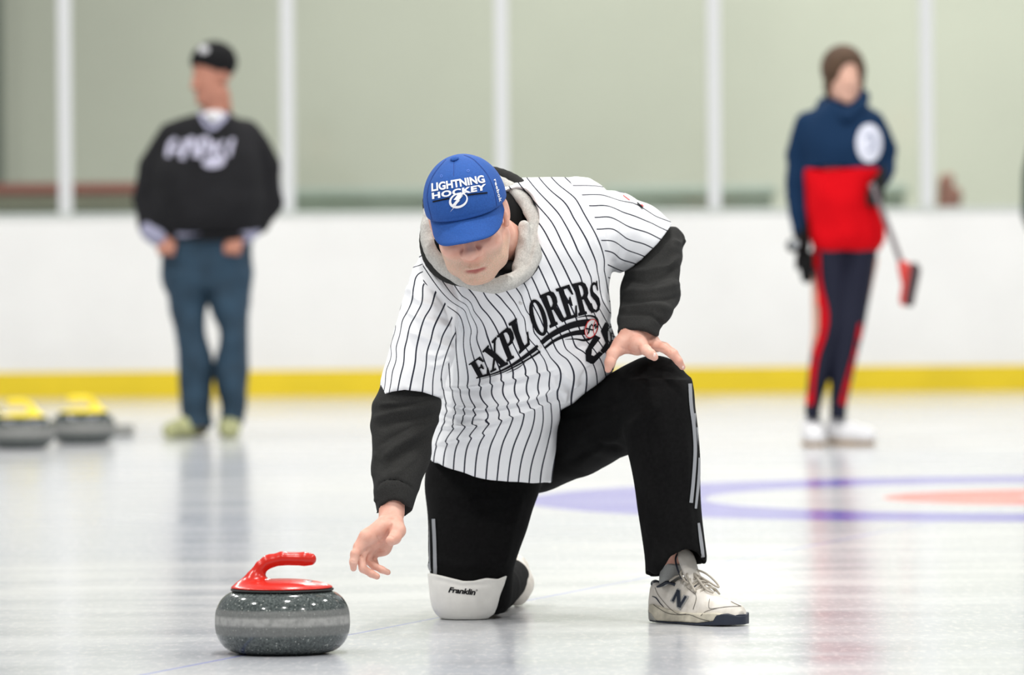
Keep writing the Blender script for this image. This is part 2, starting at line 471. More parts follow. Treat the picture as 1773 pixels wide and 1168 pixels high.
# posts and glass
m_post = mat('white_painted_post', (.72, .73, .74), .4)
m_glass = bpy.data.materials.new('rink_glass'); m_glass.use_nodes = True
nt = m_glass.node_tree; nt.nodes.clear(); out = nt.nodes.new('ShaderNodeOutputMaterial'); mx = nt.nodes.new('ShaderNodeMixShader')
tr = nt.nodes.new('ShaderNodeBsdfTransparent'); gl = nt.nodes.new('ShaderNodeBsdfGlossy'); gl.inputs['Roughness'].default_value = .08
tr.inputs[0].default_value = (.95, .97, .95, 1); mx.inputs[0].default_value = .07
nt.links.new(tr.outputs[0], mx.inputs[1]); nt.links.new(gl.outputs[0], mx.inputs[2]); nt.links.new(mx.outputs[0], out.inputs[0])
post0 = pane0 = None
xs = [-3.85, -2.60, -1.30, -.05, 1.19, 2.43, 3.68]
words = ['at the left edge of the view', 'left of the man in the black beanie', 'right of the man in the black beanie', 'behind the blue cap of the kneeling player',
         'left of the player in red and navy', 'right of the player in red and navy', 'at the right edge of the view']
for i, x in enumerate(xs):
    if i in (0, 6): pass
    else:
        if post0 is None:
            a = box('glass_post', (x - .037, BY + .01, 1.075), (x + .037, BY + .1, 3.1), m_post, bevel=.006, origin=(x, BY, 1.075)); post0 = a
        else:
            a = post0.copy(); SC.collection.objects.link(a); a.location.x = x
        tag(a, 'white glass support post on the boards ' + words[i], 'post', 'white posts between the rink glass panes')
    if i < 6:
        x2 = xs[i + 1]
        g = box('rink_glass', (x + .04, BY + .045, 1.077), (x2 - .04, BY + .057, 3.1), m_glass, origin=(x, BY, 1.077))
        g['_x'] = i
        nm = ['clear rink glass pane at the left edge of the view', 'clear rink glass pane behind the man in the black beanie', 'clear rink glass pane between beanie man and blue cap',
              'clear rink glass pane just right of the blue cap', 'clear rink glass pane behind the player in red and navy', 'clear rink glass pane at the right edge of the view'][i]
        tag(g, nm, 'glass screen', 'clear panes above the boards')
# things seen dimly beyond the glass
m_rb = mat('red_brown_rail', (.30, .07, .045), .6); m_dg = mat('dark_green_base', (.035, .07, .045), .7); m_tan = mat('tan_panel', (.42, .42, .31), .8)
b = empty('bleacher_bench', (-3.3, 39.2, .03)); tag(b, 'long bench with red-brown top board behind the glass at left', 'bench')
box('seat', (-4.6, 39.0, 1.235), (-2.15, 39.4, 1.30), m_rb, b); box('panel', (-4.6, 39.1, 1.12), (-2.15, 39.14, 1.235), m_tan, b)
box('base', (-4.6, 39.05, .03), (-2.15, 39.35, 1.13), m_dg, b)
m_gg = mat('grey_green_bench', (.33, .38, .32), .8, noise=.15, nscale=3); m_bg2 = mat('blue_grey_pad', (.48, .54, .52), .8)
for x0, x1, lab in ((-1.5, -.1, 'low grey-green bench behind the glass left of the blue cap'), (.62, 1.75, 'low grey-green bench behind the glass right of the kneeling player'), (2.25, 2.62, 'short grey-green bench behind the glass beside the red-clad player')):
    b = empty('team_bench', ((x0 + x1) / 2, 39.3, .03)); tag(b, lab, 'bench', 'grey-green benches beyond the boards')
    box('seat', (x0, 39.1, 1.19), (x1, 39.5, 1.23), m_gg, b); box('base', (x0 + .03, 39.15, .03), (x1 - .03, 39.45, 1.19), m_gg, b)
    box('backrest', (x0, 39.5, 1.19), (x1, 39.53, 1.26), m_bg2, b)
b = empty('chair', (2.88, 38.6, .03)); tag(b, 'brown chair back behind the glass right of the red-clad player', 'chair')
V, Fq = nets(U(.02, chain([(2.80, 38.6, 1.0), (2.82, 38.6, 1.26), (2.84, 38.62, 1.28)], [.045, .05, .04]), chain([(2.84, 38.6, 1.0), (2.88, 38.6, 1.18)], [.05, .05])), (2.6, 38.4, .9), (3.1, 38.8, 1.4), .012)
mk('backrest', V, Fq, mat('brown_chair_fabric', (.25, .11, .08), .8), b)
box('seat', (2.68, 38.35, .85), (3.08, 38.7, .95), m_rb, b, bevel=.01)
for sx_ in (2.70, 3.03): 
    for sy_ in (38.38, 38.64): box('leg', (sx_, sy_, .03), (sx_ + .03, sy_ + .03, .86), m_dg, b)
b = box('side_column', (-3.9, 41.3, .03), (-3.54, 41.6, 6), mat('grey_green_column', (.12, .14, .11), .8)); tag(b, 'dark column beyond the glass at the far left edge', 'column')

# ================================================================== CURLING STONES
m_gran = mat('speckled_granite', (.1, .11, .11), .12)
n = NT(m_gran); p = n.coord('Object'); sx, sy, sz = n.sep(p)
n1 = n.noise(p, 190, 5, .7); n2 = n.noise(p, 70, 3, .5)
vo = n.t.nodes.new('ShaderNodeTexVoronoi'); vo.inputs['Scale'].default_value = 150; n.t.links.new(p, vo.inputs['Vector'])
spk = n.ramp(vo.outputs['Distance'], .12, .30, 1., 0.)
vsel = n.t.nodes.new('ShaderNodeSeparateColor'); n.t.links.new(vo.outputs['Color'], vsel.inputs[0])
spk = n.math('MULTIPLY', spk, n.ramp(vsel.outputs[0], .6, .75))
g0 = n.mix(n.ramp(n1, .38, .68), (.025, .033, .033), (.13, .15, .145))
g0 = n.mix(n.math('MULTIPLY', spk, .75), g0, (.5, .52, .48))
# dull ground striking band around the middle, brighter in its centre line
bnd = n.math('MULTIPLY', n.ramp(sz, .040, .046), n.ramp(sz, .100, .094, 0., 1.))
core = n.math('MULTIPLY', n.ramp(sz, .061, .067), n.ramp(sz, .085, .079, 0., 1.))
g1 = n.mix(n.math('MULTIPLY', bnd, .55), g0, (.22, .22, .21))
g1 = n.mix(n.math('MULTIPLY', core, n.ramp(n2, .3, .6, .35, .9)), g1, (.36, .36, .345))
n.base(g1); n.t.links.new(n.ramp(bnd, 0, 1, .10, .5), n.b.inputs['Roughness'])
m_red = mat('red_handle_plastic', (.56, .018, .009), .25, spec=.45)
m_yel = mat('yellow_handle_plastic', (.90, .72, .03), .3)
m_steel = mat('steel_bolt', (.6, .6, .62), .25, metal=1); m_gasket = mat('black_gasket', (.01, .01, .01), .5)
def stone_prof():
    R, H = .1445, .136; pr = []
    for t in np.linspace(-math.pi / 2, math.pi / 2, 33):
        e = 2.0
        ct = math.cos(t); st_ = math.sin(t)
        r = .078 + (R - .078) * abs(ct) ** .80
        z = .068 + .068 * math.copysign(abs(st_) ** .86, st_)
        pr.append((r, z))
    pr = [(0, .006), (.055, .006), (.062, .0), (.068, .0)] + pr[1:-1] + [(.09, H), (0, H)]
    return pr
def make_stone(c, hm, label, rot=0., detail=True):
    c = Vector(c)
    t = empty('curling_stone', c); tag(t, label, 'curling stone')
    V, Fq = lathe(stone_prof(), c, 96); mk('stone_body', V, Fq, m_gran, t, origin=tuple(c))
    V, Fq = lathe([(0, .134), (.109, .134), (.1105, .136), (.110, .1382), (0, .1382)], c, 72); mk('gasket', V, Fq, m_gasket, t)
    z0 = .139
    disc = both(ell((0, 0, z0 - .004), (.1125, .1125, .024)), half((0, 0, z0), (0, 0, -1)), .003)
    neck = chain([(-.072, 0, z0), (-.060, 0, z0 + .022), (-.044, 0, z0 + .046), (-.026, 0, z0 + .058)], [.022, .017, .0135, .0125], .004, flat=(0, 1, 0), s=.9)
    grip = chain([(-.030, 0, z0 + .0565), (0.0, 0, z0 + .063), (.048, 0, z0 + .0615), (.060, 0, z0 + .061)], [.0135, .0145, .0145, .0135], .004)
    ff = U(.022, disc, U(.008, neck, grip))
    V, Fq = nets(ff, (-.125, -.125, z0 - .01), (.125, .125, z0 + .09), .0022 if detail else .005, 2)
    ca, sa = math.cos(rot), math.sin(rot)
    V = np.stack([V[:, 0] * ca - V[:, 1] * sa, V[:, 0] * sa + V[:, 1] * ca, V[:, 2]], 1)
    hd = mk('handle', V + np.array(c), Fq, hm, t)
    if detail:
        bx, by = .055, -.028
        V, Fq = lathe([(0, .0), (.009, .0), (.011, .002), (.009, .0045), (.006, .005), (.004, .0035), (0, .0035)], c + Vector((bx, by, z0 + .0125)), 24)
        mk('bolt', V, Fq, m_steel, hd)
    return t
cs = P(489.5, 1126, 12.70); make_stone((cs.x, 12.70, 0), m_red, 'grey speckled granite curling stone with red handle sliding on the ice', 0.05)
def far_stone(px, Y, label, rot):
    q = P(px, 700, Y); make_stone((q.x, Y, 0), m_yel, label, rot, False)
far_stone(144, 26.5, 'blurred curling stone with yellow handle nearest the beanie man', math.pi + .25)
far_stone(37, 25.9, 'blurred curling stone with yellow handle second from the left edge', math.pi - .35)
far_stone(-38, 27.0, 'blurred curling stone cut by the left edge of the view', .4)
q = P(212, 745, 27.6); o = box('rubber_block', (q.x - .05, 27.5, 0), (q.x + .05, 27.7, .05), mat('grey_rubber', (.33, .33, .31), .7), bevel=.008, origin=(q.x, 27.6, 0))
tag(o, 'low grey block on the ice right of the yellow-handled stones', 'block')

# ================================================================== THE KNEELING PLAYER
m_skin = mat('skin', (.80, .47, .37), .5, sss=.12)
n = NT(m_skin); p = n.coord('Object')
n1 = n.noise(p, 38, 4); n2 = n.noise(p, 900, 3, .7); n3 = n.noise(p, 420, 2, .6)
c0 = n.mix(n.ramp(n1, .35, .65), (.70, .36, .27), (.78, .46, .36))
bd = n.attr('beard'); c1 = n.mix(n.math('MULTIPLY', bd, n.ramp(n3, .36, .60, .25, .95)), c0, (.53, .37, .26))
c1 = n.mix(n.math('MULTIPLY', bd, n.ramp(n2, .54, .66, 0., .55)), c1, (.80, .70, .60))
c1 = n.mix(n.attr('lip'), c1, (.42, .10, .09))
n.base(c1); n.bump(n2, .25, .0008)
m_black = mat('black_track_cloth', (.0050, .0050, .0052), .9, noise=.25, nscale=120, bump=.3, bscale=900, spec=.12)
m_sweat = mat('charcoal_sweatshirt_cloth', (.027, .027, .026), .95, noise=.3, nscale=500, bump=.4, bscale=1200, spec=.2)
m_fleece = mat('grey_fleece', (.50, .49, .46), .95, noise=.16, nscale=260, bump=.5, bscale=500, spec=.15)
m_under = mat('black_undershirt', (.006, .006, .006), .9, spec=.2)

# ---------------------------------------------------------------- head (built upright in its own frame, then turned)
HS = 1.04
Hc = P(813, 380, 13.30)
HM = (Matrix.Rotation(math.radians(-10.5), 3, 'Y') @ Matrix.Rotation(math.radians(-7), 3, 'Z') @ Matrix.Rotation(math.radians(24), 3, 'X'))
HMn = np.array(HM) * HS
def H(x, f, z): return tuple(HMn @ np.array([x, -f, z]) + np.array(Hc))      # right in the picture, forward, up
def hb(x, f, z): return (x, -f, z)
def sym(fn, k, *a):
    return U(k, fn(1), fn(-1))
skull = U(.03, ell(hb(0, -.012, .045), (.078, .098, .082)), ell(hb(0, .022, -.035), (.064, .070, .085)))
jaw = U(.02, chain([hb(-.050, .0, -.050), hb(-.042, .040, -.080), hb(-.018, .068, -.093), hb(.018, .068, -.093), hb(.042, .040, -.080), hb(.050, .0, -.050)], [.028, .023, .021, .021, .023, .028], .01))
face = U(.022, skull, jaw, ell(hb(0, .062, -.070), (.038, .034, .036)))
cheeks = U(.02, ell(hb(.040, .062, -.030), (.026, .026, .026)), ell(hb(-.040, .062, -.030), (.026, .026, .026)))
face = U(.015, face, cheeks)
brow = chain([hb(-.052, .066, .022), hb(0, .088, .018), hb(.052, .066, .022)], [.012, .013, .012], .008)
face = U(.012, face, brow)
for s in (-1, 1): face = cut(face, ell(hb(.032 * s, .092, -.002), (.019, .016, .013)), .012)
for s in (-1, 1): face = U(.003, face, ell(hb(.032 * s, .073, -.002), (.0145, .0145, .0125)))
nose = U(.008, chain([hb(0, .086, .014), hb(0, .100, -.012), hb(0, .114, -.028)], [.009, .0115, .0135], .006), ell(hb(0, .111, -.031), (.0155, .0150, .0125)),
         ell(hb(-.0165, .097, -.036), (.0095, .013, .0090)), ell(hb(.0165, .097, -.036), (.0095, .013, .0090)))
face = U(.007, face, nose)
for s in (-1, 1): face = cut(face, ell(hb(.0085 * s, .106, -.0465), (.0045, .007, .004)), .003)
ulip = chain([hb(-.025, .086, -.0715), hb(-.009, .0985, -.0685), hb(0, .0985, -.0700), hb(.009, .0985, -.0685), hb(.025, .086, -.0715)], [.0025, .0050, .0046, .0050, .0025], .003)
llip = chain([hb(-.023, .085, -.0770), hb(0, .0965, -.0825), hb(.023, .085, -.0770)], [.0028, .0068, .0028], .003)
face = U(.005, face, ulip, ell(hb(0, .084, -.064), (.028, .014, .014)))
face = U(.004, face, llip)
face = cut(face, chain([hb(-.024, .094, -.0745), hb(0, .1040, -.0752), hb(.024, .094, -.0745)], [.0014, .0040, .0014]), .002)
face = cut(face, chain([hb(-.016, .094, -.0955), hb(0, .1010, -.0965), hb(.016, .094, -.0955)], .005), .010)
face = U(.016, face, ell(hb(0, .077, -.101), (.024, .019, .015)))
def ear(s):
    R_ = Matrix.Rotation(math.radians(-12 * s), 3, 'Z')
    e = ell(hb(.080 * s, -.002, .006), (.0080, .018, .030), R_)
    e = cut(e, ell(hb(.090 * s, .006, .010), (.0080, .011, .018), R_), .004)
    return U(.003, e, chain([hb(.079 * s, .010, -.014), hb(.077 * s, .012, -.022)], [.006, .006]), ell(hb(.080 * s, .013, .004), (.004, .004, .006)))
face = U(.005, face, ear(1), ear(-1))
_ni = np.linalg.inv(HMn) @ (np.array(P(868, 425, 13.50)) - np.array(Hc))
neckL = chain([hb(0, -.035, -.030), tuple(_ni)], [.056, .056], .01)
face = U(.020, face, neckL)
V, Fh = nets(face, (-.13, -.14, -.24), (.16, .28, .15), .0021, 3)
L = V.copy(); x, f_, z = L[:, 0], -L[:, 1], L[:, 2]
beard = np.clip((-.036 - z) / .018, 0, 1) * np.clip((f_ + .005) / .03, 0, 1)
beard = np.maximum(beard, np.clip((-.048 - z) / .01, 0, 1) * np.clip((f_ + .02) / .03, 0, 1)) * np.clip((z + .145) / .02, 0, 1)
beard *= 1 - np.exp(-(((x / .026) ** 2 + ((z + .060 - .012 * 0) / .0001) ** 2))) * 0
nosem = np.exp(-((x / .026) ** 4) - ((z + .035) / .022) ** 4) * (f_ > .088)
beard *= (1 - np.clip(nosem * 1.5, 0, 1))
lip = np.exp(-(x / .0205) ** 4) * np.clip(1 - np.abs(z + .0765 + (x / .024) ** 2 * .0005) / .0065, 0, 1) * (f_ > .080)
lip = np.clip(lip * 1.3, 0, .75) + .25 * np.exp(-((z + .0752) / .0016) ** 2) * (np.abs(x) < .021) * (f_ > .08)
Vh = V @ HMn.T + np.array(Hc)

# ---------------------------------------------------------------- hands
def pt(o, s, Y): 
    return lambda x, y, dy=0.: tuple(P(o[0] + x / s, o[1] + y / s, Y + dy))
q = pt((590, 840), 6.486, 13.28)      # reaching hand
def finger(pts, r): return chain(pts, r, .003)
palm = U(.010,
    chain([q(578, 120, .05), q(572, 300, .035), q(560, 400, .02)], [.031, .0265, .0255], .01, flat=(.15, 1, 0), s=.80),
    chain([q(550, 410, .02), q(470, 520, .015), q(390, 610, .01)], [.024, .0225, .019], .01),
    chain([q(470, 460, .0), q(300, 580, -.015), q(205, 690, -.02)], [.020, .0175, .0135], .01),
    chain([q(540, 560, .03), q(470, 690, .035), q(380, 740, .03)], [.020, .0185, .0150], .01),
    chain([q(420, 560, .01), q(310, 690, .008)], [.019, .0155], .01))
thumb = chain([q(610, 410, .01), q(640, 505, -.012), q(605, 590, -.030), q(560, 620, -.040)], [.019, .0175, .0135, .0115], .006)
fing = [chain([q(240, 660, -.02), q(160, 770, -.032), q(142, 860, -.036), q(143, 930, -.034)], [.0115, .0103, .0090, .0072], .004),
        chain([q(270, 700, -.006), q(225, 830, -.020), q(250, 935, -.026), q(345, 990, -.024), q(405, 1020, -.022)], [.0110, .0098, .0090, .0083, .0074], .004),
        chain([q(330, 730, .010), q(300, 840, .004), q(370, 900, -.002), q(460, 945, -.004), q(528, 975, -.004)], [.0105, .0092, .0085, .0078, .0068], .004),
        chain([q(385, 730, .030), q(350, 800, .026), q(375, 850, .022), q(395, 885, .020)], [.0095, .0082, .0076, .0068], .004)]
hand = U(.007, palm, thumb)
fs = [U(.006, hand, g) for g in fing]
def handf(p): 
    d = fs[0](p)
    for g in fs[1:]: d = np.minimum(d, g(p))
    return d
crease = [chain([q(560, 430, -.02), q(500, 520, -.022), q(440, 620, -.018)], .0022)]
handF = cut(handf, crease[0], .004)
lo, hi = bounds([q(60, 80, -.08), q(760, 1080, .1)], .02)
V1, F1 = nets(handF, lo, hi, .0017, 2)
Z2h = zc(590, 840, 6.486)
V1 = folds(V1, F1, [(Z2h(l_), h_, w_, 'groove') for l_, h_, w_ in (([(575, 425), (540, 490), (500, 560), (450, 630)], 3.0, 1.8), ([(410, 560), (425, 600), (430, 650)], 2.0, 1.4), ([(205, 780), (240, 790), (262, 830), (275, 880)], 2.2, 1.5), ([(310, 830), (350, 850), (400, 850)], 1.8, 1.3),
    ([(240, 740), (330, 690), (420, 640), (500, 640)], 1.6, 1.5), ([(430, 700), (440, 740), (500, 730)], 1.4, 1.3), ([(430, 345), (540, 322), (620, 330), (700, 345)], 1.0, 1.4), ([(425, 385), (520, 372), (600, 380)], .8, 1.3), ([(600, 590), (560, 565), (520, 575)], 1.2, 1.3), ([(112, 850), (160, 860), (185, 850)], .8, 1.1), ([(255, 930), (275, 985)], .8, 1.1))])
q = pt((1020, 540), 7.3, 13.56)       # hand resting on the knee
palm = U(.012,
    chain([q(700, 60, .03), q(610, 240, .01), q(560, 300, .0)], [.030, .0290, .0290], .01, flat=(0, 1, .3), s=.85),
    chain([q(560, 310, .0), q(430, 400, -.01), q(370, 470, -.015)], [.026, .0205, .0150], .01),
    chain([q(560, 330, .0), q(620, 420, -.03), q(680, 450, -.045)], [.028, .0210, .0150], .01),
    chain([q(620, 310, .02), q(760, 380, .02), q(860, 430, .01)], [.028, .0215, .0140], .01),
    chain([q(470, 400, .0), q(600, 440, -.01)], [.018, .018], .01))
thumb = chain([q(380, 430, -.012), q(300, 530, -.03), q(262, 640, -.042), q(240, 725, -.045)], [.0165, .0140, .0120, .0080], .005)
fing = [chain([q(640, 430, -.035), q(720, 480, -.070), q(780, 530, -.085), q(825, 568, -.086)], [.0125, .0122, .0112, .0090], .004),
        chain([q(800, 410, .0), q(930, 450, -.02), q(1050, 530, -.030), q(1130, 620, -.030), q(1180, 695, -.022)], [.0125, .0105, .0102, .0092, .0072], .004),
        chain([q(820, 400, .03), q(960, 440, .03), q(1070, 520, .032), q(1140, 610, .04)], [.0120, .0100, .0095, .0080], .004),
        chain([q(790, 380, .05), q(900, 420, .065), q(1000, 490, .08), q(1060, 560, .09)], [.0110, .0092, .0085, .0070], .004)]
hand = U(.008, palm, thumb)
fs2 = [U(.007, hand, g) for g in fing]
def handf2(p):
    d = fs2[0](p)
    for g in fs2[1:]: d = np.minimum(d, g(p))
    return d
lo, hi = bounds([q(180, 0, -.12), q(1240, 760, .13)], .02)
V2, F2 = nets(handf2, lo, hi, .0018, 2)
Z3h = zc(1020, 540, 7.3)
V2 = folds(V2, F2, [(Z3h(l_), h_, w_, 'groove') for l_, h_, w_ in (([(390, 440), (450, 470), (540, 500), (600, 520)], 1.5, 2.0), ([(620, 420), (610, 460), (640, 510)], 1.2, 1.5), ([(800, 460), (870, 470), (960, 480)], 1.5, 1.6), ([(790, 440), (810, 490), (830, 510)], 1.5, 1.5), ([(1010, 470), (1030, 520)], .8, 1.2), ([(290, 560), (340, 600)], .9, 1.2))])

# ---------------------------------------------------------------- the body under the clothes
PB = lambda x, y, Y: tuple(P(x, y, Y))
body = U(.03, chain([PB(905, 735, 13.95), PB(905, 600, 13.80), PB(930, 490, 13.72), PB(885, 425, 13.56)], [.10, .10, .075, .045]),
         chain([PB(775, 520, 13.60), PB(900, 450, 13.70), PB(1030, 400, 13.7)], [.03, .06, .04]),
         chain([PB(758, 520, 13.54), PB(705, 700, 13.46), PB(683, 860, 13.340)], [.042, .040, .021]),
         chain([PB(1040, 400, 13.72), PB(1140, 440, 13.78), PB(1110, 560, 13.60)], [.040, .038, .024]),
         chain([PB(960, 760, 13.98), PB(1128, 690, 13.66), PB(1166, 860, 13.60), PB(1160, 985, 13.637)], [.075, .055, .045, .023]),
         chain([PB(840, 790, 13.98), PB(818, 1000, 13.86), PB(880, 1010, 14.30)], [.08, .05, .03]))
V3, F3 = nets(body, *bounds([PB(640, 380, 13.2), PB(1230, 1075, 14.45)], .06), .009, 1)
Va, Fa = joinm([(Vh, Fh), (V1, F1), (V2, F2), (V3, F3)])
z0 = np.zeros(len(V1) + len(V2) + len(V3))
man_o = tuple(P(880, 1072, 13.8)); man_o = (man_o[0], 13.8, 0.)
man = mk('person', Va, Fa, m_skin, None, origin=man_o, attrs={'beard': np.concatenate([beard, z0]), 'lip': np.concatenate([lip, z0])})
tag(man, 'kneeling man in a blue cap and white pinstripe jersey reaching toward the stone', 'person')
# finger nails
m_nail = mat('nail', (.90, .66, .60), .25)
def nail(c, r, R_=None, par=man):
    V, Fq = nets(ell(c, r, R_), *bounds([c], .02), .0012, 1); return V, Fq
nl = [nail(q(818, 545, -.0925), (.0052, .0035, .0060), Matrix.Rotation(.6, 3, 'Y')), nail(q(1183, 690, -.0275), (.0030, .0040, .0048))]
for q_ in nl: mk('fingernail', *q_, m_nail, man)

# ---------------------------------------------------------------- trousers
low_leg = slab([(655, 1078, 1197, 13.55, 13.75), (680, 1074, 1201, 13.53, 13.74), (720, 1078, 1206, 13.52, 13.73), (760, 1082, 1209, 13.52, 13.72), (800, 1090, 1212, 13.52, 13.71),
                (850, 1100, 1214, 13.52, 13.71), (900, 1108, 1217, 13.52, 13.70), (940, 1113, 1220, 13.52, 13.69), (970, 1116, 1223, 13.51, 13.69), (1000, 1117, 1225, 13.51, 13.69)], pw=2.2)
thigh = chain([PB(930, 770, 14.05), PB(990, 752, 13.95), PB(1060, 722, 13.80), PB(1130, 684, 13.66)], [.112, .100, .093, .0905], .01)
kneel = slab([(770, 742, 950, 13.82, 14.12), (800, 738, 945, 13.80, 14.10), (840, 735, 936, 13.79, 14.06), (880, 738, 922, 13.78, 14.02), (920, 740, 911, 13.775, 13.98),
              (960, 741, 898, 13.77, 13.96), (990, 744, 890, 13.77, 13.95), (1020, 748, 889, 13.775, 13.95), (1045, 752, 886, 13.78, 13.95), (1062, 762, 876, 13.79, 13.94)], pw=2.2)
shin = chain([PB(828, 1022, 13.88), PB(858, 1017, 14.10), PB(885, 1000, 14.32)], [.062, .056, .048], .01)
hips = ell(PB(890, 760, 14.04), (.145, .13, .13))
tr = U(.018, low_leg, U(.03, thigh, hips))
tr = U(.02, tr, U(.02, kneel, shin))
# the right-hand trouser leg is open at the ankle
hem_pt = P(1172, 976, 13.6); hn = Vector((.24, -.10, -1)).normalized()
def hemcut(p):
    X = front(p); 
    yl = np.interp(X[:, 0], [1100, 1118, 1138, 1160, 1188, 1205, 1222, 1240], [985, 988, 996, 962, 950, 955, 972, 976])
    side = (X[:, 1] - yl) * .00131 
    back = (X[:, 1] - np.interp(X[:, 0], [1100, 1140, 1222], [990, 1000, 974])) * .00131
    d = np.where(p[:, 1] < 13.60, side, back)
    return np.where((p[:, 2] < .35) & (X[:, 0] > 1095), d, -.1)
tr = both(tr, hemcut, .003)
inner = slab([(880, 1119, 1206, 13.545, 13.68), (960, 1123, 1214, 13.53, 13.675), (1030, 1123, 1216, 13.53, 13.675)])
tr = cut(tr, inner, .003)
# hem left free under the pad: small peak at left
V, Fq = nets(tr, *bounds([PB(700, 600, 13.4), PB(1260, 1090, 14.5)], .03), .0052, 2)
V = folds(V, Fq, [
    ([(1150, 690), (1080, 745), (1000, 800)], 5, 9, 'ridge'), ([(1095, 700), (1020, 740), (965, 800)], 5, 8, 'ridge'), ([(1085, 775), (1100, 730), (1150, 700)], 4, 8, 'ridge'),
    ([(1100, 790), (1125, 860), (1128, 960)], 5, 8, 'ridge'), ([(1150, 720), (1163, 830), (1150, 930), (1140, 990)], 5, 9, 'ridge'), ([(1188, 740), (1190, 860), (1200, 950)], 4, 7, 'ridge'),
    ([(1090, 640), (1120, 660), (1180, 650)], 3, 9, 'ridge'), ([(975, 720), (1060, 700), (1110, 670)], 4, 8, 'groove'),
    ([(1080, 775), (1040, 770), (985, 800)], 5, 7, 'groove'), ([(1120, 905), (1138, 945), (1132, 990)], 4, 6, 'ridge'),
    ([(745, 850), (800, 870), (900, 860)], 4, 9, 'ridge'), ([(745, 965), (790, 980), (880, 970)], 5, 8, 'ridge'), ([(905, 850), (885, 920), (870, 980)], 5, 8, 'ridge'), ([(738, 985), (746, 978), (760, 985)], 6, 7, 'ridge')])
V = wrinkle(V, Fq, .0045, 11, (1, 1, .7), 3.)
V[:, 2] = np.maximum(V[:, 2], .004)
trs = mk('track_trousers', V, Fq, m_black, man)
bt = bvh_of(trs)
m_stripe = mat('grey_trouser_stripe', (.30, .31, .33), .5)
ribs = [ribbon([(1194, 664), (1196, 700), (1201, 740), (1203, 780), (1200, 830), (1196, 870)], 6), ribbon([(1203, 715), (1208, 745), (1211, 785), (1209, 830), (1204, 880)], [4, 5, 5, 5, 4.]),
        ribbon([(1209, 905), (1213, 935), (1217, 964)], [4, 6, 5.]), ribbon([(742, 900), (743, 940), (744, 980), (746, 992)], 4.), ribbon([(751, 898), (753, 940), (754, 993)], 6)]
for rb in ribs: decal('side_stripe', [rb], bt, m_stripe, trs, off=.0025, graz=.06)

# ---------------------------------------------------------------- knee pad
pad = slab([(975, 738, 893, 13.748, 13.96), (1000, 741, 889, 13.748, 13.96), (1030, 744, 882, 13.750, 13.95), (1050, 748, 872, 13.756, 13.94), (1064, 757, 860, 13.766, 13.93), (1074, 772, 842, 13.78, 13.92)], pw=2.5)
pin = slab([(960, 750, 880, 13.775, 13.96), (1030, 752, 872, 13.775, 13.95), (1064, 762, 858, 13.79, 13.93)], pw=2.5)
def padcut(p):
    X = front(p); top = np.interp(X[:, 0], [735, 747, 765, 785, 803, 820, 842, 862, 876, 895], [991, 992, 996, 1001, 1005.5, 1005, 1000, 1002, 996, 990])
    right = np.interp(X[:, 1], [985, 996, 1010, 1030, 1050, 1062, 1075], [879, 878, 874, 866, 861, 856, 838])
    return np.maximum(np.maximum((top - X[:, 1]) * .0013, (X[:, 0] - right) * .0013), p[:, 1] - 13.87)
pf = both(cut(pad, pin, .004), padcut, .003)
V, Fq = nets(pf, *bounds([PB(725, 960, 13.7), PB(905, 1080, 14.0)], .02), .0028, 3)
V = folds(V, Fq, [([(748, 1001), (800, 1014), (850, 1010), (876, 1001)], 2.2, 4, 'groove'), ([(856, 1015), (868, 1008), (876, 1003)], 1.5, 3, 'groove')])
V[:, 2] = np.maximum(V[:, 2], .0015)
m_pad = mat('white_knee_pad', (.80, .785, .74), .5, noise=.04, nscale=40)
kp = mk('knee_pad', V, Fq, m_pad, man)
Vt, T = text2d('Franklin', bold=.035, space=.95); zz = zc(720, 940, 7.786)
Vt = quadmap(Vt, zz([(435, 662), (795, 702), (818, 622), (465, 590)]))
dot = shape2d([zz(ellipse2((820, 634), 11, 11)), zz(ellipse2((820, 634), 6, 6))])
m_print = mat('black_print', (.007, .007, .009), .8, spec=.15)
decal('brand_lettering', [(Vt, T), dot], bvh_of(kp), m_print, kp, off=.001, grid=3)

# ---------------------------------------------------------------- jersey
torso = slab([
 (850, 742, 957, 13.68, 14.12), (820, 744, 958, 13.67, 14.12), (790, 746, 961, 13.65, 14.12), (760, 750, 964, 13.62, 14.12), (730, 755, 968, 13.59, 14.12), (700, 759, 992, 13.57, 14.11),
 (680, 762, 1015, 13.56, 14.10), (650, 766, 1056, 13.54, 14.09), (620, 772, 1070, 13.52, 14.07), (590, 774, 1068, 13.50, 14.05), (560, 770, 1058, 13.475, 14.02), (530, 764, 1056, 13.45, 14.0),
 (500, 760, 1055, 13.43, 13.97), (470, 755, 1058, 13.42, 13.94), (440, 752, 1066, 13.415, 13.91), (410, 750, 1072, 13.42, 13.88), (380, 762, 1068, 13.44, 13.85), (350, 800, 1060, 13.47, 13.82),
 (325, 850, 1045, 13.51, 13.78), (308, 900, 1020, 13.57, 13.73)], pw=2.3)
sl_in = slab([(425, 737, 800, 13.46, 13.64), (455, 722, 790, 13.42, 13.66), (485, 708, 792, 13.39, 13.67), (520, 697, 796, 13.37, 13.66), (560, 686, 795, 13.355, 13.64), (600, 675, 790, 13.35, 13.61),
                (640, 664, 780, 13.35, 13.58), (670, 658, 770, 13.355, 13.55), (715, 650, 762, 13.36, 13.53)], pw=2.2)
shl = chain([PB(775, 470, 13.56), PB(860, 430, 13.62)], [.060, .07], .01)
sleeveL = U(.02, sl_in, shl)
hemL = lambda p: (lambda X: (X[:, 1] - np.interp(X[:, 0], [640, 656, 680, 700, 730, 750, 770], [690, 689, 678, 673.5, 677, 684, 690])) * .0013)(front(p))
sleeveL = both(sleeveL, hemL, .003)
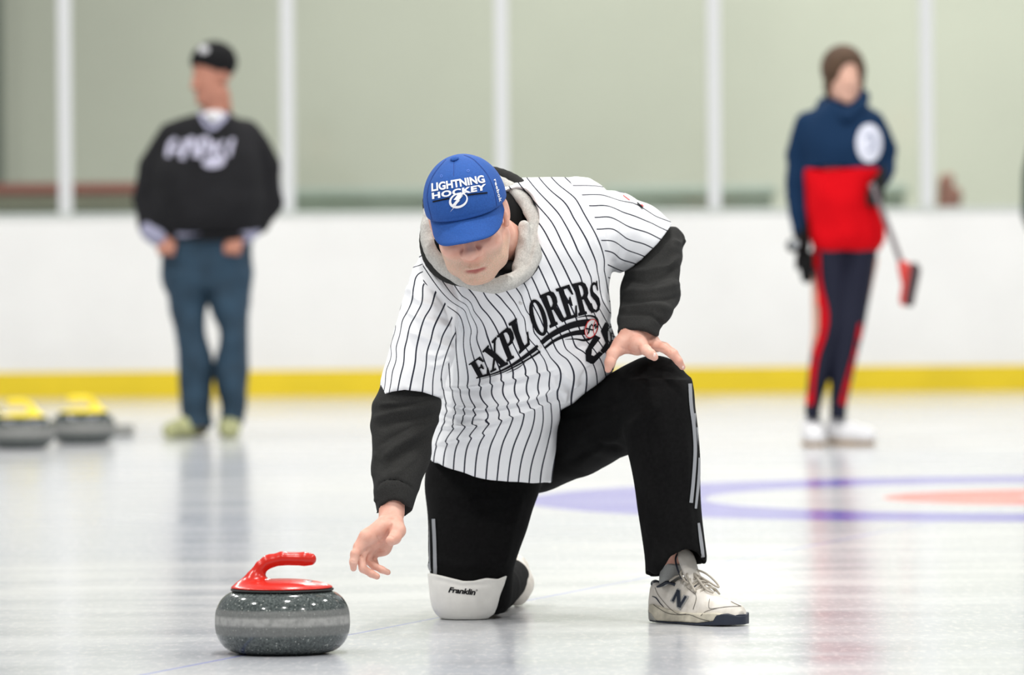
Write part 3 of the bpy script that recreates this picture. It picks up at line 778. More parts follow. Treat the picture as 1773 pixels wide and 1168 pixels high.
innL = slab([(650, 670, 758, 13.375, 13.54), (735, 657, 752, 13.385, 13.51)], pw=2.2)
sleeveL = cut(sleeveL, innL, .003)
sR = chain([PB(1005, 402, 13.66), PB(1055, 398, 13.70), PB(1095, 412, 13.74), PB(1160, 455, 13.80)], [.098, .090, .084, .074], .01)
hR = half(P(1124, 424, 13.75), (.68, 0.12, -.73))
sleeveR = both(sR, hR, .003)
sleeveR = cut(sleeveR, chain([PB(1105, 415, 13.75), PB(1160, 455, 13.81)], [.070, .070]), .003)
def hemT(p):
    X = front(p); yl = np.interp(X[:, 0], [735, 745, 760, 790, 820, 850, 880, 920, 955, 968], [792, 795, 803, 815, 824, 830, 833.5, 835.5, 836, 836])
    d = (X[:, 1] - yl) * .0013
    # split side of the front panel and the flap drawn up over the thigh
    xr = np.interp(X[:, 1], [560, 600, 640, 660, 680, 697, 708, 716, 760, 800, 840], [1075, 1074, 1064, 1050, 1024, 994, 971, 969, 965, 961, 956])
    return np.maximum(d, np.where(X[:, 1] > 560, (X[:, 0] - xr) * .0013, -.1))
torsoC = both(torso, hemT, .004)
torsoC = cut(torsoC, slab([(775, 756, 950, 13.69, 14.10), (880, 752, 948, 13.70, 14.10)], pw=2.3), .004)
# hollow for neck and hood
neckhole = ell(PB(840, 398, 13.44), (.107, .19, .107))
allj = U(.014, torsoC, sleeveL, sleeveR)
neckhole = U(.02, neckhole, ell(PB(893, 378, 13.47), (.052, .15, .078)), ell(PB(882, 432, 13.42), (.066, .15, .062)), ell(PB(778, 425, 13.42), (.042, .15, .055)))
allj = cut(allj, neckhole, .004)
lo, hi = bounds([PB(640, 290, 13.3), PB(1190, 850, 14.2)], .03)
V, Fq = nets(allj, lo, hi, .0040, 2)
Z8 = zc(740, 640, 5.311); Z5 = zc(630, 420, 3.895); Z1 = zc(800, 470, 5.839); Z6 = zc(960, 290, 3.54); Z3 = zc(700, 240, 4.17)
fj = [
 (Z8([(95, 172), (260, 176), (400, 168), (600, 128), (900, 62), (1060, 22), (1200, 5)]), 7, 6, 'ledge'),
 (Z8([(100, 300), (330, 352), (500, 358), (700, 330), (900, 285), (1100, 205), (1220, 160)]), 9, 7, 'ledge'),
 (Z8([(110, 395), (330, 415), (450, 432), (560, 452)]), 7, 5, 'ledge'),
 (Z8([(110, 455), (300, 500), (420, 512), (520, 490)]), 6, 4, 'ledge'),
 (Z8([(90, 548), (300, 520), (600, 478), (850, 408), (1050, 320), (1240, 270)]), 9, 6, 'ledge'),
 (Z8([(40, 705), (300, 640), (480, 600), (640, 560)]), 6, 6, 'ledge'),
 (Z8([(110, 235), (300, 262), (500, 262), (720, 225), (950, 150)]), 6, 9, 'ridge'), (Z8([(120, 350), (350, 385), (600, 400), (850, 345), (1050, 255)]), 5, 6, 'ridge'), (Z8([(110, 620), (350, 570), (600, 520), (850, 460)]), 4, 7, 'ridge'), (Z8([(250, 720), (600, 700), (760, 670)]), 2.5, 9, 'ridge'),
 (Z8([(1140, 60), (1160, 130), (1270, 200), (1250, 270), (1150, 290)]), 7, 5, 'ridge'), (Z8([(1230, 30), (1340, 110), (1380, 160)]), 5, 6, 'ridge'),
 (Z8([(1300, 300), (1400, 200), (1480, 140)]), 4, 5, 'ridge'),
 # sleeve at picture left
 (Z5([(320, 350), (400, 405), (480, 440)]), 6, 5, 'ridge'), (Z5([(280, 455), (400, 520), (530, 560), (600, 570)]), 5, 5, 'ridge'), (Z5([(290, 590), (420, 645), (520, 690), (600, 705)]), 6, 5, 'ridge'),
 (Z5([(400, 745), (490, 765), (570, 720), (620, 700)]), 6, 4.5, 'ridge'), (Z5([(440, 830), (500, 820), (580, 770)]), 5, 4, 'ridge'), (Z5([(360, 160), (330, 250), (350, 380)]), 3.5, 5, 'ridge'),
 (Z5([(400, 270), (480, 320), (560, 420), (615, 540), (622, 640), (585, 780)]), 5, 5, 'groove'), (Z5([(330, 90), (380, 80), (420, 120)]), 4, 5, 'ridge'), (Z5([(280, 200), (340, 170), (400, 180)]), 4, 5, 'ridge'),
 (Z5([(250, 330), (300, 310), (340, 330)]), 3, 5, 'ridge'), (Z5([(500, 620), (560, 640), (600, 620)]), 4, 3.5, 'groove'), (Z5([(470, 500), (540, 500), (600, 530)]), 3, 4, 'groove'),
 (Z5([(430, 210), (560, 330), (690, 450), (730, 600)]), 3, 6, 'ridge'),
 # placket edge and chest
 (Z1([(610, 250), (640, 420), (720, 620), (800, 760), (880, 880), (960, 960)]), -3.5, 6, 'ledge'), (Z1([(690, 100), (620, 200), (625, 330)]), 4, 6, 'ridge'),
 (Z1([(900, 1040), (1000, 1010), (960, 960)]), 5, 4, 'ridge'), (Z1([(1190, 1130), (1250, 1020), (1390, 930), (1500, 850)]), 5, 5, 'groove'), (Z1([(1380, 240), (1430, 330), (1480, 420), (1530, 480)]), 4, 5, 'ridge'),
 (Z1([(60, 330), (110, 600), (100, 860)]), 3.5, 8, 'groove'), (Z1([(1130, 800), (1230, 740), (1330, 760)]), 3, 5, 'groove'),
 # sleeve at picture right
 (Z6([(110, 110), (190, 190), (245, 300), (270, 440), (320, 540)]), 4, 4, 'groove'), (Z6([(330, 240), (365, 340), (375, 480), (360, 570)]), 6, 5, 'ridge'), (Z6([(290, 330), (300, 440), (330, 540)]), 4, 4, 'ridge'),
 (Z6([(430, 340), (440, 500), (400, 590)]), 3.5, 6, 'ridge'), (Z6([(560, 400), (540, 500), (500, 570)]), 2.5, 8, 'ridge'), (Z6([(90, 60), (200, 90), (320, 150)]), 3, 8, 'ridge')]
V = folds(V, Fq, [(a_, (h_ * (1.7 if k_ == 'ledge' and h_ > 0 else 1.35)), w_, k_) for a_, h_, w_, k_ in fj])
V = wrinkle(V, Fq, .0035, 14, (1, 1, 1.4), 9.)
# which cloth each point belongs to and where the pinstripes run
dT, dL, dR = torso(V), sleeveL(V), sleeveR(V)
Q = front(V)
T_ = []
def g(zf, u, pts): T_.extend([(c, u) for c in zf(pts)])
for u, x in zip(range(0, 10), (143, 240, 340, 440, 545, 650, 750, 850, 948, 1050)): g(Z8, u, [(x, 920)])
for u, x in zip(range(0, 10), (180, 280, 385, 490, 600, 705, 815, 925, 1030, 1115)): g(Z8, u, [(x, 640)])
for u, x in zip(range(-1, 8), (180, 260, 345, 440, 540+30, 645+25, 755+15, 870, 985)): g(Z8, u, [(x, 395)])
for u, x in zip(range(-1, 11), (150, 225, 295, 375, 475, 585, 690, 800, 910, 1010, 1110, 1195)): g(Z8, u, [(x, 220)])
g(Z1, 3, [(195, 1110), (110, 840), (105, 620), (50, 400)]); g(Z1, 4, [(295, 1130), (235, 930), (130, 660), (40, 330)]); g(Z1, 5, [(410, 1090), (370, 960), (275, 700), (100, 400), (0, 260)])
g(Z1, 6, [(530, 1060), (490, 930), (365, 610), (250, 420), (60, 160)]); g(Z1, 7, [(655, 1020), (600, 890), (440, 530), (340, 380), (210, 185)])
g(Z1, 8, [(770, 990), (700, 860), (530, 430), (390, 260), (295, 190)]); g(Z1, 9, [(880, 1020), (840, 880), (780, 760), (640, 450), (490, 260)])
g(Z1, 10, [(610, 250), (640, 420), (720, 620), (800, 760), (880, 870), (990, 990)]); g(Z1, 11, [(680, 260), (720, 340), (860, 600), (915, 690), (950, 780), (1060, 870), (1110, 970)])
g(Z1, 12, [(690, 30), (790, 240), (950, 550), (1020, 680), (1050, 790), (1160, 870), (1250, 990)]); g(Z1, 13, [(890, 200), (1040, 520), (1120, 670), (1150, 780), (1220, 800)])
g(Z1, 14, [(990, 160), (1160, 480), (1185, 580)]); g(Z1, 15, [(1100, 110), (1180, 260), (1250, 450)]); g(Z1, 16, [(1210, 100), (1240, 200), (1340, 420)])
g(Z1, 17, [(1310, 60), (1310, 120)]); g(Z1, 18, [(1385, 60), (1390, 150), (1420, 300)])
Z9 = zc(890, 300, 5.839)
g(Z9, 12, [(165, 1022)]); g(Z9, 13, [(217, 875), (300, 1050)]); g(Z9, 14, [(263, 735), (350, 900), (430, 1070)]); g(Z9, 15, [(287, 552), (440, 830), (540, 1030)])
g(Z9, 16, [(238, 325), (380, 490), (480, 690), (600, 900), (670, 1030)]); g(Z9, 17, [(250, 190), (400, 350), (560, 590), (650, 800), (740, 980)])
g(Z9, 18, [(350, 155), (490, 270), (600, 450), (740, 680), (840, 930)]); g(Z9, 19, [(460, 125), (620, 250), (750, 480), (850, 670), (915, 880), (905, 980)]); g(Z9, 20, [(600, 120), (720, 240), (800, 370)])
uT = tps([c for c, _ in T_], [u for _, u in T_], Q, 3e-3)
for (a_, h_, w_, k_), j_ in zip(fj[:6], (.22, -.30, -.2, .2, .28, .25)):
    d_, s_, par_ = polydist(Q, a_); uT = uT + j_ * np.tanh(s_ * d_ / 2.6) * np.exp(-d_ / 7.) * np.clip(np.minimum(par_, 1 - par_) * 8, 0, 1)
T_ = []
g(Z5, 0, [(150, 860), (178, 700), (205, 540), (240, 460)]); g(Z5, 1, [(170, 1000), (195, 860), (215, 720), (245, 600), (265, 510), (295, 460), (330, 370)])
g(Z5, 2, [(230, 985), (265, 830), (290, 660), (305, 580), (345, 500), (390, 410), (395, 290)]); g(Z5, 3, [(312, 980), (350, 780), (375, 620), (410, 500), (450, 440), (465, 400)])
g(Z5, 4, [(395, 1000), (420, 830), (425, 740), (455, 650), (470, 580), (515, 480)]); g(Z5, 5, [(465, 1025), (480, 840), (490, 760), (515, 690), (525, 640), (575, 550)])
g(Z5, 6, [(515, 1000), (525, 860), (560, 740), (600, 640)]); g(Z5, -1, [(110, 960), (160, 740), (190, 560)]); g(Z5, 1, [(345, 280), (370, 205)]); g(Z5, 0, [(250, 290), (320, 170), (375, 155)]); g(Z5, -1, [(270, 130), (380, 95)])
uL = tps([c for c, _ in T_], [u for _, u in T_], Q, 2e-3)
T_ = []
g(Z6, 0, [(120, 110), (270, 115), (400, 150), (560, 190)]); g(Z6, 1, [(210, 165), (285, 165), (480, 215), (620, 300)]); g(Z6, 2, [(248, 235), (330, 235), (420, 275), (500, 300), (600, 340), (725, 400)])
g(Z6, 3, [(275, 305), (340, 303), (430, 350), (560, 395), (720, 470)]); g(Z6, 4, [(285, 378), (365, 377), (440, 435), (550, 468), (640, 515)]); g(Z6, 5, [(300, 448), (372, 455), (435, 500), (540, 540)])
g(Z6, 6, [(320, 510), (370, 525), (400, 560), (480, 583)])
uR = tps([c for c, _ in T_], [u for _, u in T_], Q, 2e-3)
m_jer = mat('white_pinstripe_cloth', (.92, .93, .95), .75)
n = NT(m_jer)
def stripe(u, hw):
    fr = n.math('ABSOLUTE', n.math('SUBTRACT', n.math('FRACT', n.math('ADD', u, .5)), .5))
    return n.ramp(fr, hw, hw + .025, 1., 0.)
sT = stripe(n.attr('stripe_body'), .055); sL = stripe(n.attr('stripe_sleeve_one'), .055); sRr = stripe(n.attr('stripe_sleeve_two'), .040)
inL = n.ramp(n.attr('zone_one'), -.0005, .0005); inR = n.ramp(n.attr('zone_two'), -.0005, .0005)
s1 = n.math('ADD', n.math('MULTIPLY', sT, n.math('SUBTRACT', 1., inL)), n.math('MULTIPLY', sL, inL))
s2 = n.math('ADD', n.math('MULTIPLY', s1, n.math('SUBTRACT', 1., inR)), n.math('MULTIPLY', sRr, inR))
cl = n.mix(s2, (.92, .93, .95), (.016, .018, .035)); n.base(cl)
n.b.inputs['Specular IOR Level'].default_value = .3
n.b.inputs['Subsurface Weight'].default_value = 0
n.bump(n.noise(n.coord('Object'), 1500, 2), .12, .0006)
# zone: how far inside the sleeve rather than the body; seam lines come from the photo's sleeve seams
seamL = polydist(Q, Z5([(395, 60), (400, 270), (480, 320), (560, 420), (613, 540), (620, 640), (585, 790), (540, 860), (510, 960), (505, 1100)]))
zoneL = -seamL[1] * seamL[0] * .0013
zoneL = np.where((Q[:, 0] < 800) & (V[:, 1] < 13.75), zoneL, -.01) if False else zoneL
zoneL = np.where(Q[:, 0] > 820, -abs(zoneL), zoneL)
zoneL = np.minimum(zoneL, (700 - Q[:, 1]) * .0013)
seamR = polydist(Q, Z6([(60, 20), (112, 110), (190, 190), (245, 300), (262, 400), (285, 440), (325, 560), (330, 700)]))
zoneR = seamR[1] * seamR[0] * .0013
zoneR = np.where(Q[:, 1] < 300, abs(zoneR), zoneR)
jer = mk('pinstripe_jersey', V, Fq, m_jer, man, attrs={'stripe_body': uT, 'stripe_sleeve_one': uL, 'stripe_sleeve_two': uR, 'zone_one': zoneL, 'zone_two': zoneR})
bj = bvh_of(jer)
# lettering
GL = {
 'E': [[(0,0),(.86,0),(1,.34),(.90,.34),(.72,.09),(.46,.09),(.46,.46),(.58,.46),(.66,.36),(.74,.36),(.74,.64),(.66,.64),(.58,.55),(.46,.55),(.46,.91),(.68,.91),(.86,.68),(.96,.68),(.86,1),(0,1),(0,.92),(.13,.90),(.13,.10),(0,.08)]],
 'X': [[(0,1),(.44,1),(.44,.93),(.37,.91),(.55,.66),(.72,.90),(.64,.93),(.64,1),(.98,1),(.98,.93),(.86,.90),(.62,.58),(.90,.10),(1,.08),(1,0),(.50,0),(.50,.08),(.60,.10),(.46,.36),(.24,.10),(.34,.08),(.34,0),(0,0),(0,.08),(.12,.10),(.40,.46),(.12,.90),(0,.93)]],
 'P': [[(0,0),(.52,0),(.52,.08),(.42,.10),(.42,.44),(.70,.46),(.92,.56),(.98,.72),(.92,.90),(.72,1),(0,1),(0,.93),(.12,.90),(.12,.10),(0,.08)], [(.42,.53),(.56,.54),(.66,.62),(.68,.74),(.64,.86),(.54,.91),(.42,.91)]],
 'L': [[(0,0),(.86,0),(1,.40),(.90,.40),(.72,.10),(.46,.10),(.46,.90),(.58,.93),(.58,1),(0,1),(0,.93),(.13,.90),(.13,.10),(0,.08)]],
 'O': [ellipse2((.5,.5),.5,.5,0,32), ellipse2((.5,.5),.22,.42,0,28)],
 'R': [[(0,0),(.50,0),(.50,.08),(.42,.10),(.42,.46),(.52,.46),(.66,.10),(.76,0),(1,0),(1,.08),(.94,.10),(.76,.50),(.90,.62),(.94,.76),(.88,.92),(.70,1),(0,1),(0,.93),(.12,.90),(.12,.10),(0,.08)], [(.42,.55),(.52,.56),(.62,.64),(.64,.76),(.60,.87),(.50,.91),(.42,.91)]],
 'S': [[(0,.0),(.10,.0),(.18,.06),(.50,0),(.80,.06),(1,.24),(.94,.44),(.70,.56),(.40,.68),(.30,.78),(.38,.89),(.56,.91),(.74,.84),(.84,.68),(.92,.68),(.92,1),(.84,1),(.76,.95),(.50,1),(.20,.95),(.02,.78),(.08,.58),(.32,.45),(.62,.34),(.70,.22),(.62,.11),(.44,.08),(.24,.14),(.10,.34),(0,.34)]]}
LET = [('E', [(150, 1082), (300, 1035), (200, 843), (68, 935)]), ('X', [(290, 1022), (470, 935), (350, 650), (205, 805)]), ('P', [(455, 912), (600, 830), (490, 535), (352, 648)]),
       ('L', [(580, 835), (705, 718), (612, 425), (468, 525)]), ('O', [(744, 666), (900, 628), (800, 262), (642, 300)]), ('R', [(888, 572), (1052, 492), (935, 175), (780, 243)]),
       ('E', [(1050, 490), (1185, 450), (1105, 122), (943, 175)]), ('R', [(1175, 448), (1350, 405), (1255, 92), (1105, 125)]), ('S', [(1305, 420), (1405, 405), (1370, 88), (1285, 120)])]
shp = []
for ch, qd in LET:
    v, t = shape2d(GL[ch]); shp.append((quadmap(v, Z1(qd), ((0, 0), (1, 1))), t))
def rib1(pts, wz): return ribbon(Z1(pts), [x / 5.839 for x in wz])
shp += [rib1([(145, 1080), (290, 1040), (430, 985), (560, 910), (680, 825), (772, 755)], [4, 12, 20, 30, 38, 44]),
        rib1([(800, 722), (880, 655), (1000, 585), (1120, 538), (1240, 515), (1330, 512)], [44, 50, 58, 64, 68, 60]),
        rib1([(190, 1086), (400, 1022), (560, 945), (700, 865), (790, 805)], [4, 10, 14, 17, 22]), rib1([(832, 775), (920, 705), (1020, 655), (1130, 622), (1240, 610)], [22, 28, 34, 44, 56]),
        rib1([(445, 1028), (560, 975), (640, 915)], [3, 9, 4]), rib1([(1150, 470), (1220, 452), (1290, 446), (1345, 462), (1368, 510), (1355, 600), (1300, 670), (1230, 692), (1140, 680), (1040, 686)], [3, 10, 16, 22, 24, 20, 24, 22, 12, 3])]
shp += [shape2d([Z1([(1340, 638), (1398, 668), (1312, 782), (1305, 842), (1332, 852), (1385, 805), (1425, 828), (1330, 928), (1300, 930), (1250, 902), (1246, 800)])]),
        shape2d([Z1([(1445, 510), (1502, 540), (1536, 650), (1526, 715), (1470, 795), (1425, 828), (1395, 800), (1450, 720), (1400, 600)]), Z1([(1470, 600), (1492, 605), (1502, 690), (1478, 740)])])]
lt = decal('chest_lettering', shp, bj, m_print, jer, off=.0018, grid=3, graz=.08)
m_wp = mat('white_patch', (.80, .80, .80), .6); m_rp = mat('red_thread', (.62, .03, .03), .6)
ov = decal('badge', [shape2d([Z1(ellipse2((1298, 573), 60, 97, .28))])], bj, m_wp, jer, off=.0036, grid=3)
decal('badge_ring', [shape2d([Z1(ellipse2((1298, 573), 63, 100, .28)), Z1(ellipse2((1298, 573), 56, 92, .28))]), rib1([(1262, 500), (1250, 560), (1262, 640)], [7, 7, 7]), rib1([(1335, 500), (1318, 570), (1330, 640)], [7, 7, 7])], bj, m_rp, ov, off=.0045, grid=3)
v, t = text2d("X's", bold=.03)
decal('badge_lettering', [(quadmap(v, Z1([(1262, 632), (1368, 560), (1335, 500), (1232, 575)])), t)], bj, m_print, ov, off=.0052, grid=3)
# shoulder patch seen edge-on
decal('shoulder_patch', [rib1([], []) if False else ribbon(Z6(a), [b_ / 3.54 for b_ in w_]) for a, w_ in (([(440, 165), (480, 185), (520, 205)], [10, 16, 8]), ([(500, 190), (520, 215), (545, 240)], [10, 14, 5]), ([(420, 170), (460, 200)], [5, 5]))], bj, m_rp, jer, off=.002, grid=3)
decal('shoulder_lettering', [ribbon(Z6(a), [b_ / 3.54 for b_ in w_]) for a, w_ in (([(485, 195), (515, 215)], [5, 8]), ([(505, 215), (530, 240), (540, 255)], [6, 10, 3]), ([(520, 200), (545, 215)], [4, 4]))], bj, m_print, jer, off=.003, grid=3)
# loop and small buttons at the neck
m_btn = mat('pearl_button', (.75, .75, .74), .3)
for bx, by in ((902, 524), (934, 601)):
    bc = bj.ray_cast(P(bx, by, 10), (P(bx, by, 11) - P(bx, by, 10)).normalized(), 50)[0]
    if bc: mk('button', *nets(ell(bc, (.0055, .003, .0055)), *bounds([bc], .02), .0015, 1), m_btn, jer)

# ---------------------------------------------------------------- sweatshirt: sleeves, hood
slb = slab([(655, 662, 758, 13.39, 13.53), (685, 652, 762, 13.375, 13.52), (710, 643, 763, 13.37, 13.52), (740, 641, 756, 13.36, 13.50), (780, 642, 747, 13.34, 13.48), (820, 642, 737, 13.31, 13.45), (845, 645, 727, 13.295, 13.43), (862, 650, 720, 13.29, 13.42),
             (880, 652, 716, 13.285, 13.41), (905, 652, 713, 13.28, 13.40)], pw=2.2)
def cuffcut(p):
    X = front(p); fr = np.interp(X[:, 0], [640, 653, 660, 672, 684, 695, 703, 715], [893, 891, 876, 866, 863, 866, 874, 884]); bk = np.interp(X[:, 0], [640, 653, 700, 715], [886, 888, 897, 884])
    return np.where(p[:, 1] < 13.345, (X[:, 1] - fr), (X[:, 1] - bk)) * .0013
sleeve1 = cut(both(slb, cuffcut, .003), slab([(868, 657, 709, 13.30, 13.40), (930, 657, 708, 13.29, 13.395)]), .003)
V, Fq = nets(sleeve1, *bounds([PB(630, 640, 13.25), PB(775, 910, 13.55)], .02), .0034, 2)
ZS = zc(600, 640, 3.854)
V = folds(V, Fq, [(ZS([(215, 245), (330, 235), (450, 215), (600, 180)]), 9, 6, 'ledge'), (ZS([(160, 330), (300, 285), (450, 262), (625, 225)]), 8, 7, 'ridge'), (ZS([(190, 390), (330, 350), (480, 330), (625, 290)]), 6, 6, 'groove'),
                  (ZS([(220, 620), (320, 520), (470, 430), (625, 320)]), 9, 7, 'ridge'), (ZS([(200, 520), (300, 450), (440, 380), (600, 330)]), 5, 5, 'groove'), (ZS([(230, 700), (290, 620), (400, 540), (560, 450)]), 7, 6, 'groove'),
                  (ZS([(150, 740), (175, 640), (200, 540)]), 6, 6, 'ridge'), (ZS([(300, 730), (380, 650), (480, 560)]), 6, 6, 'ridge'), (ZS([(205, 800), (225, 755), (270, 735), (340, 735), (410, 765), (450, 800)]), 4, 2.6, 'groove'), (ZS([(150, 800), (180, 860), (205, 880)]), 5, 5, 'ridge')])
V = wrinkle(V, Fq, .007, 14, (1, 1, 1.8), 5.)
sw = mk('sweatshirt_sleeve', V, Fq, m_sweat, man)
slb2 = slab([(395, 1120, 1172, 13.78, 13.90), (415, 1100, 1182, 13.72, 13.91), (440, 1085, 1180, 13.68, 13.91), (470, 1081, 1178, 13.64, 13.88), (500, 1078, 1178, 13.60, 13.85), (525, 1073, 1174, 13.57, 13.81), (545, 1068, 1165, 13.545, 13.76),
              (560, 1070, 1153, 13.53, 13.71), (572, 1071, 1143, 13.525, 13.66), (590, 1069, 1137, 13.52, 13.65)], pw=2.2)
slb2 = U(.01, slb2, chain([PB(1172, 416, 13.82), PB(1150, 425, 13.80)], [.018, .02]))
def cuffcut2(p):
    X = front(p); fr = np.interp(X[:, 0], [1060, 1071, 1078, 1090, 1105, 1120, 1135, 1145], [579, 577, 572, 569.5, 569.5, 573, 581, 584])
    return np.where(p[:, 1] < 13.60, (X[:, 1] - fr), (X[:, 1] - 584)) * .0013
Z6b = zc(960, 290, 3.54)
sleeve2 = cut(both(slb2, cuffcut2, .003), slab([(574, 1077, 1133, 13.54, 13.64), (610, 1077, 1132, 13.53, 13.64)]), .003)
V, Fq = nets(sleeve2, *bounds([PB(1060, 380, 13.5), PB(1200, 600, 13.95)], .02), .0034, 2)
V = folds(V, Fq, [(Z6b([(430, 640), (560, 640), (700, 600), (765, 540)]), 8, 6, 'ridge'), (Z6b([(420, 690), (560, 700), (700, 660), (760, 600)]), 7, 5, 'groove'), (Z6b([(415, 760), (540, 760), (680, 740), (765, 700)]), 7, 6, 'ridge'), (Z6b([(410, 830), (560, 820), (700, 810), (765, 780)]), 6, 5, 'groove'),
                  (Z6b([(380, 880), (470, 850), (600, 850), (730, 870)]), 8, 6, 'ridge'), (Z6b([(385, 905), (480, 890), (590, 900), (650, 940), (690, 990)]), 5, 3, 'groove'), (Z6b([(720, 440), (770, 460), (800, 440)]), 6, 5, 'ridge')])
V = wrinkle(V, Fq, .008, 13, (1, 1, 1.8), 7.)
mk('sweatshirt_sleeve', V, Fq, m_sweat, man)
# hood: grey fleece lining rolled around the face, black outside
def hpt(x, y, Y): return tuple(P(x, y, Y))
ring = [(741, 375, 13.44), (739, 413, 13.41), (754, 447, 13.375), (783, 472, 13.350), (822, 489, 13.340), (862, 493, 13.350), (897, 480, 13.38), (920, 452, 13.41), (929, 408, 13.45), (921, 372, 13.49), (904, 344, 13.53), (880, 322, 13.57), (840, 308, 13.60), (790, 315, 13.58), (752, 343, 13.52)]
rr = [.0125, .0140, .0160, .0175, .0175, .0170, .0170, .0180, .0160, .0150, .0145, .0135, .013, .013, .012]
cr = crom([(*hpt(*a), b) for a, b in zip(ring + ring[:1], rr + rr[:1])], 4)
hood_in = chain([c[:3] for c in cr], [c[3] for c in cr], .004)
lin = U(.008, hood_in, chain([hpt(908, 398, 13.45), hpt(905, 438, 13.425), hpt(893, 466, 13.40)], [.022, .024, .018], flat=(1, .6, 0), s=.5))
V, Fq = nets(lin, *bounds([hpt(725, 290, 13.3), hpt(950, 510, 13.7)], .03), .0028, 2)
V = folds(V, Fq, [([(775, 462), (820, 482), (870, 487)], 2.5, 3, 'groove'), ([(895, 480), (915, 450), (925, 410)], 2.5, 3, 'groove'), ([(750, 405), (765, 440), (800, 468)], 2, 3, 'groove'), ([(860, 480), (875, 476), (890, 482)], 3, 3, 'ridge')])
V = wrinkle(V, Fq, .003, 40, (1, 1, 1), 1.)
hl = mk('hood_lining', V, Fq, m_fleece, man)
ring2 = [(a[0] + dx_, a[1] + dy_, a[2] + .020) for a, (dx_, dy_) in zip(ring, [(5, 0), (-1, 3), (-6, 7), (-6, 6), (0, -2), (0, 0), (3, 0), (4, 0), (2, -2), (9, -5), (9, -7), (9, -9), (5, -9), (0, -9), (-5, -5)])]
cr = crom([(*hpt(*a), .016) for a in ring2 + ring2[:1]], 4)
V, Fq = nets(chain([c[:3] for c in cr], .0155, .004), *bounds([hpt(715, 280, 13.3), hpt(960, 520, 13.75)], .03), .0032, 1)
mk('hood', V, Fq, m_sweat, man)
# dark shirt filling the neck opening
us = U(.02, ell(hpt(846, 408, 13.57), (.112, .10, .112)), ell(hpt(775, 418, 13.565), (.042, .075, .06)), ell(hpt(874, 466, 13.455), (.040, .060, .022)), chain([hpt(905, 380, 13.58), hpt(880, 340, 13.60)], [.030, .028]))
V, Fq = nets(us, *bounds([hpt(720, 300, 13.3), hpt(970, 520, 13.75)], .03), .005, 1)
mk('undershirt', V, Fq, m_under, man)

# ---------------------------------------------------------------- cap
m_blue = mat('royal_blue_twill', (.020, .088, .34), .8, noise=.12, nscale=300, bump=.25, bscale=1500, spec=.3)
m_blued = mat('dark_blue_seam', (.008, .035, .20), .8)
m_white = mat('white_embroidery', (.85, .86, .88), .6)
crown = U(.03, ell(hb(0, -.006, .045), (.0895, .105, .098)), ell(hb(0, .040, .055), (.066, .052, .066)))
crown = both(crown, half(hb(0, .10, .046), (0, -.14, -1)), .004)
crown = cut(crown, U(.03, ell(hb(0, -.006, .035), (.083, .099, .090)), ell(hb(0, .035, .02), (.060, .05, .07))), .002)
V, Fq = nets(crown, (-.12, -.13, -.02), (.12, .13, .17), .0022, 2)
Vc = V @ HMn.T + np.array(Hc)
Z3c = zc(700, 240, 4.17)
seams = [Z3c([(370, 100), (290, 160), (200, 280), (165, 420), (200, 590)]), Z3c([(395, 105), (500, 150), (600, 260), (650, 380), (670, 500)]), Z3c([(370, 100), (358, 170), (356, 270)]), Z3c([(410, 102), (560, 130), (680, 220), (745, 340)]), Z3c([(200, 592), (330, 580), (450, 560), (600, 520), (710, 488)])]
Vc = folds(Vc, Fq, [(s, 1.3, 1.3, 'groove') for s in seams])
cap = mk('cap', Vc, Fq, m_blue, man)
# brim: curved stiff sheet, with thickness
BV = []; BF = []; nu, nv = 33, 12
def brim_pt(u, v, dz=0):
    a = (u - .5) * 2            # -1..1 across
    x = a * (.079 + .002 * v)
    fr0 = .080 * math.sqrt(max(0, 1 - (a * .95) ** 2)) + .004 * (1 - abs(a)) - .008 * abs(a)
    ext = .070 * (1 - abs(a) ** 4.5) ** .6
    f = fr0 + ext * v
    z = .054 - .036 * v * (ext / .07) - a * a * (.006 + .020 * v) - .010 * abs(a) ** 5 * v
    return (x, -f, z + dz)
for lay in (0, 1):
    for j in range(nv + 1):
        for i in range(nu + 1): BV.append(brim_pt(i / nu, j / nv, -.0032 * lay))
nn = nu + 1; M1 = nn * (nv + 1)
for j in range(nv):
    for i in range(nu):
        a = j * nn + i; BF.append([a, a + 1, a + nn + 1, a + nn]); BF.append([M1 + a, M1 + a + nn, M1 + a + nn + 1, M1 + a + 1])
for i in range(nu): a = nv * nn + i; BF.append([a, a + 1, M1 + a + 1, M1 + a])
for j in range(nv):
    for a in (j * nn, j * nn + nu): BF.append([a, a + nn, M1 + a + nn, M1 + a])
BV = np.array(BV) @ HMn.T + np.array(Hc)
mk('brim', BV, BF, m_blue, cap)
Vb, Fb = nets(ell(hb(0, -.004, .1445), (.0095, .0095, .005)), (-.02, -.02, .13), (.02, .03, .16), .0012, 1)
mk('button', Vb @ HMn.T + np.array(Hc), Fb, m_blue, cap)
bc = bvh_of(cap)
decal('seams', [ribbon(s, .9) for s in seams[:4]], bc, m_blued, cap, off=.0006, grid=3)
ZA = zc(740, 290, 12.664)
v, t = text2d('LIGHTNING', bold=.036, space=1.0); shp = [(quadmap(v, ZA([(98, 530), (1268, 332), (1222, 168), (95, 348)])), t)]
v, t = text2d('HOCKEY', bold=.045, space=1.12); shp.append((quadmap(v, ZA([(112, 694), (1285, 492), (1278, 358), (102, 556)])), t))
ring_c = (682, 722)
shp.append(shape2d([ZA(ellipse2(ring_c, 212, 162, -.42, 36)), ZA(ellipse2((690, 708), 172, 122, -.42, 36))]))
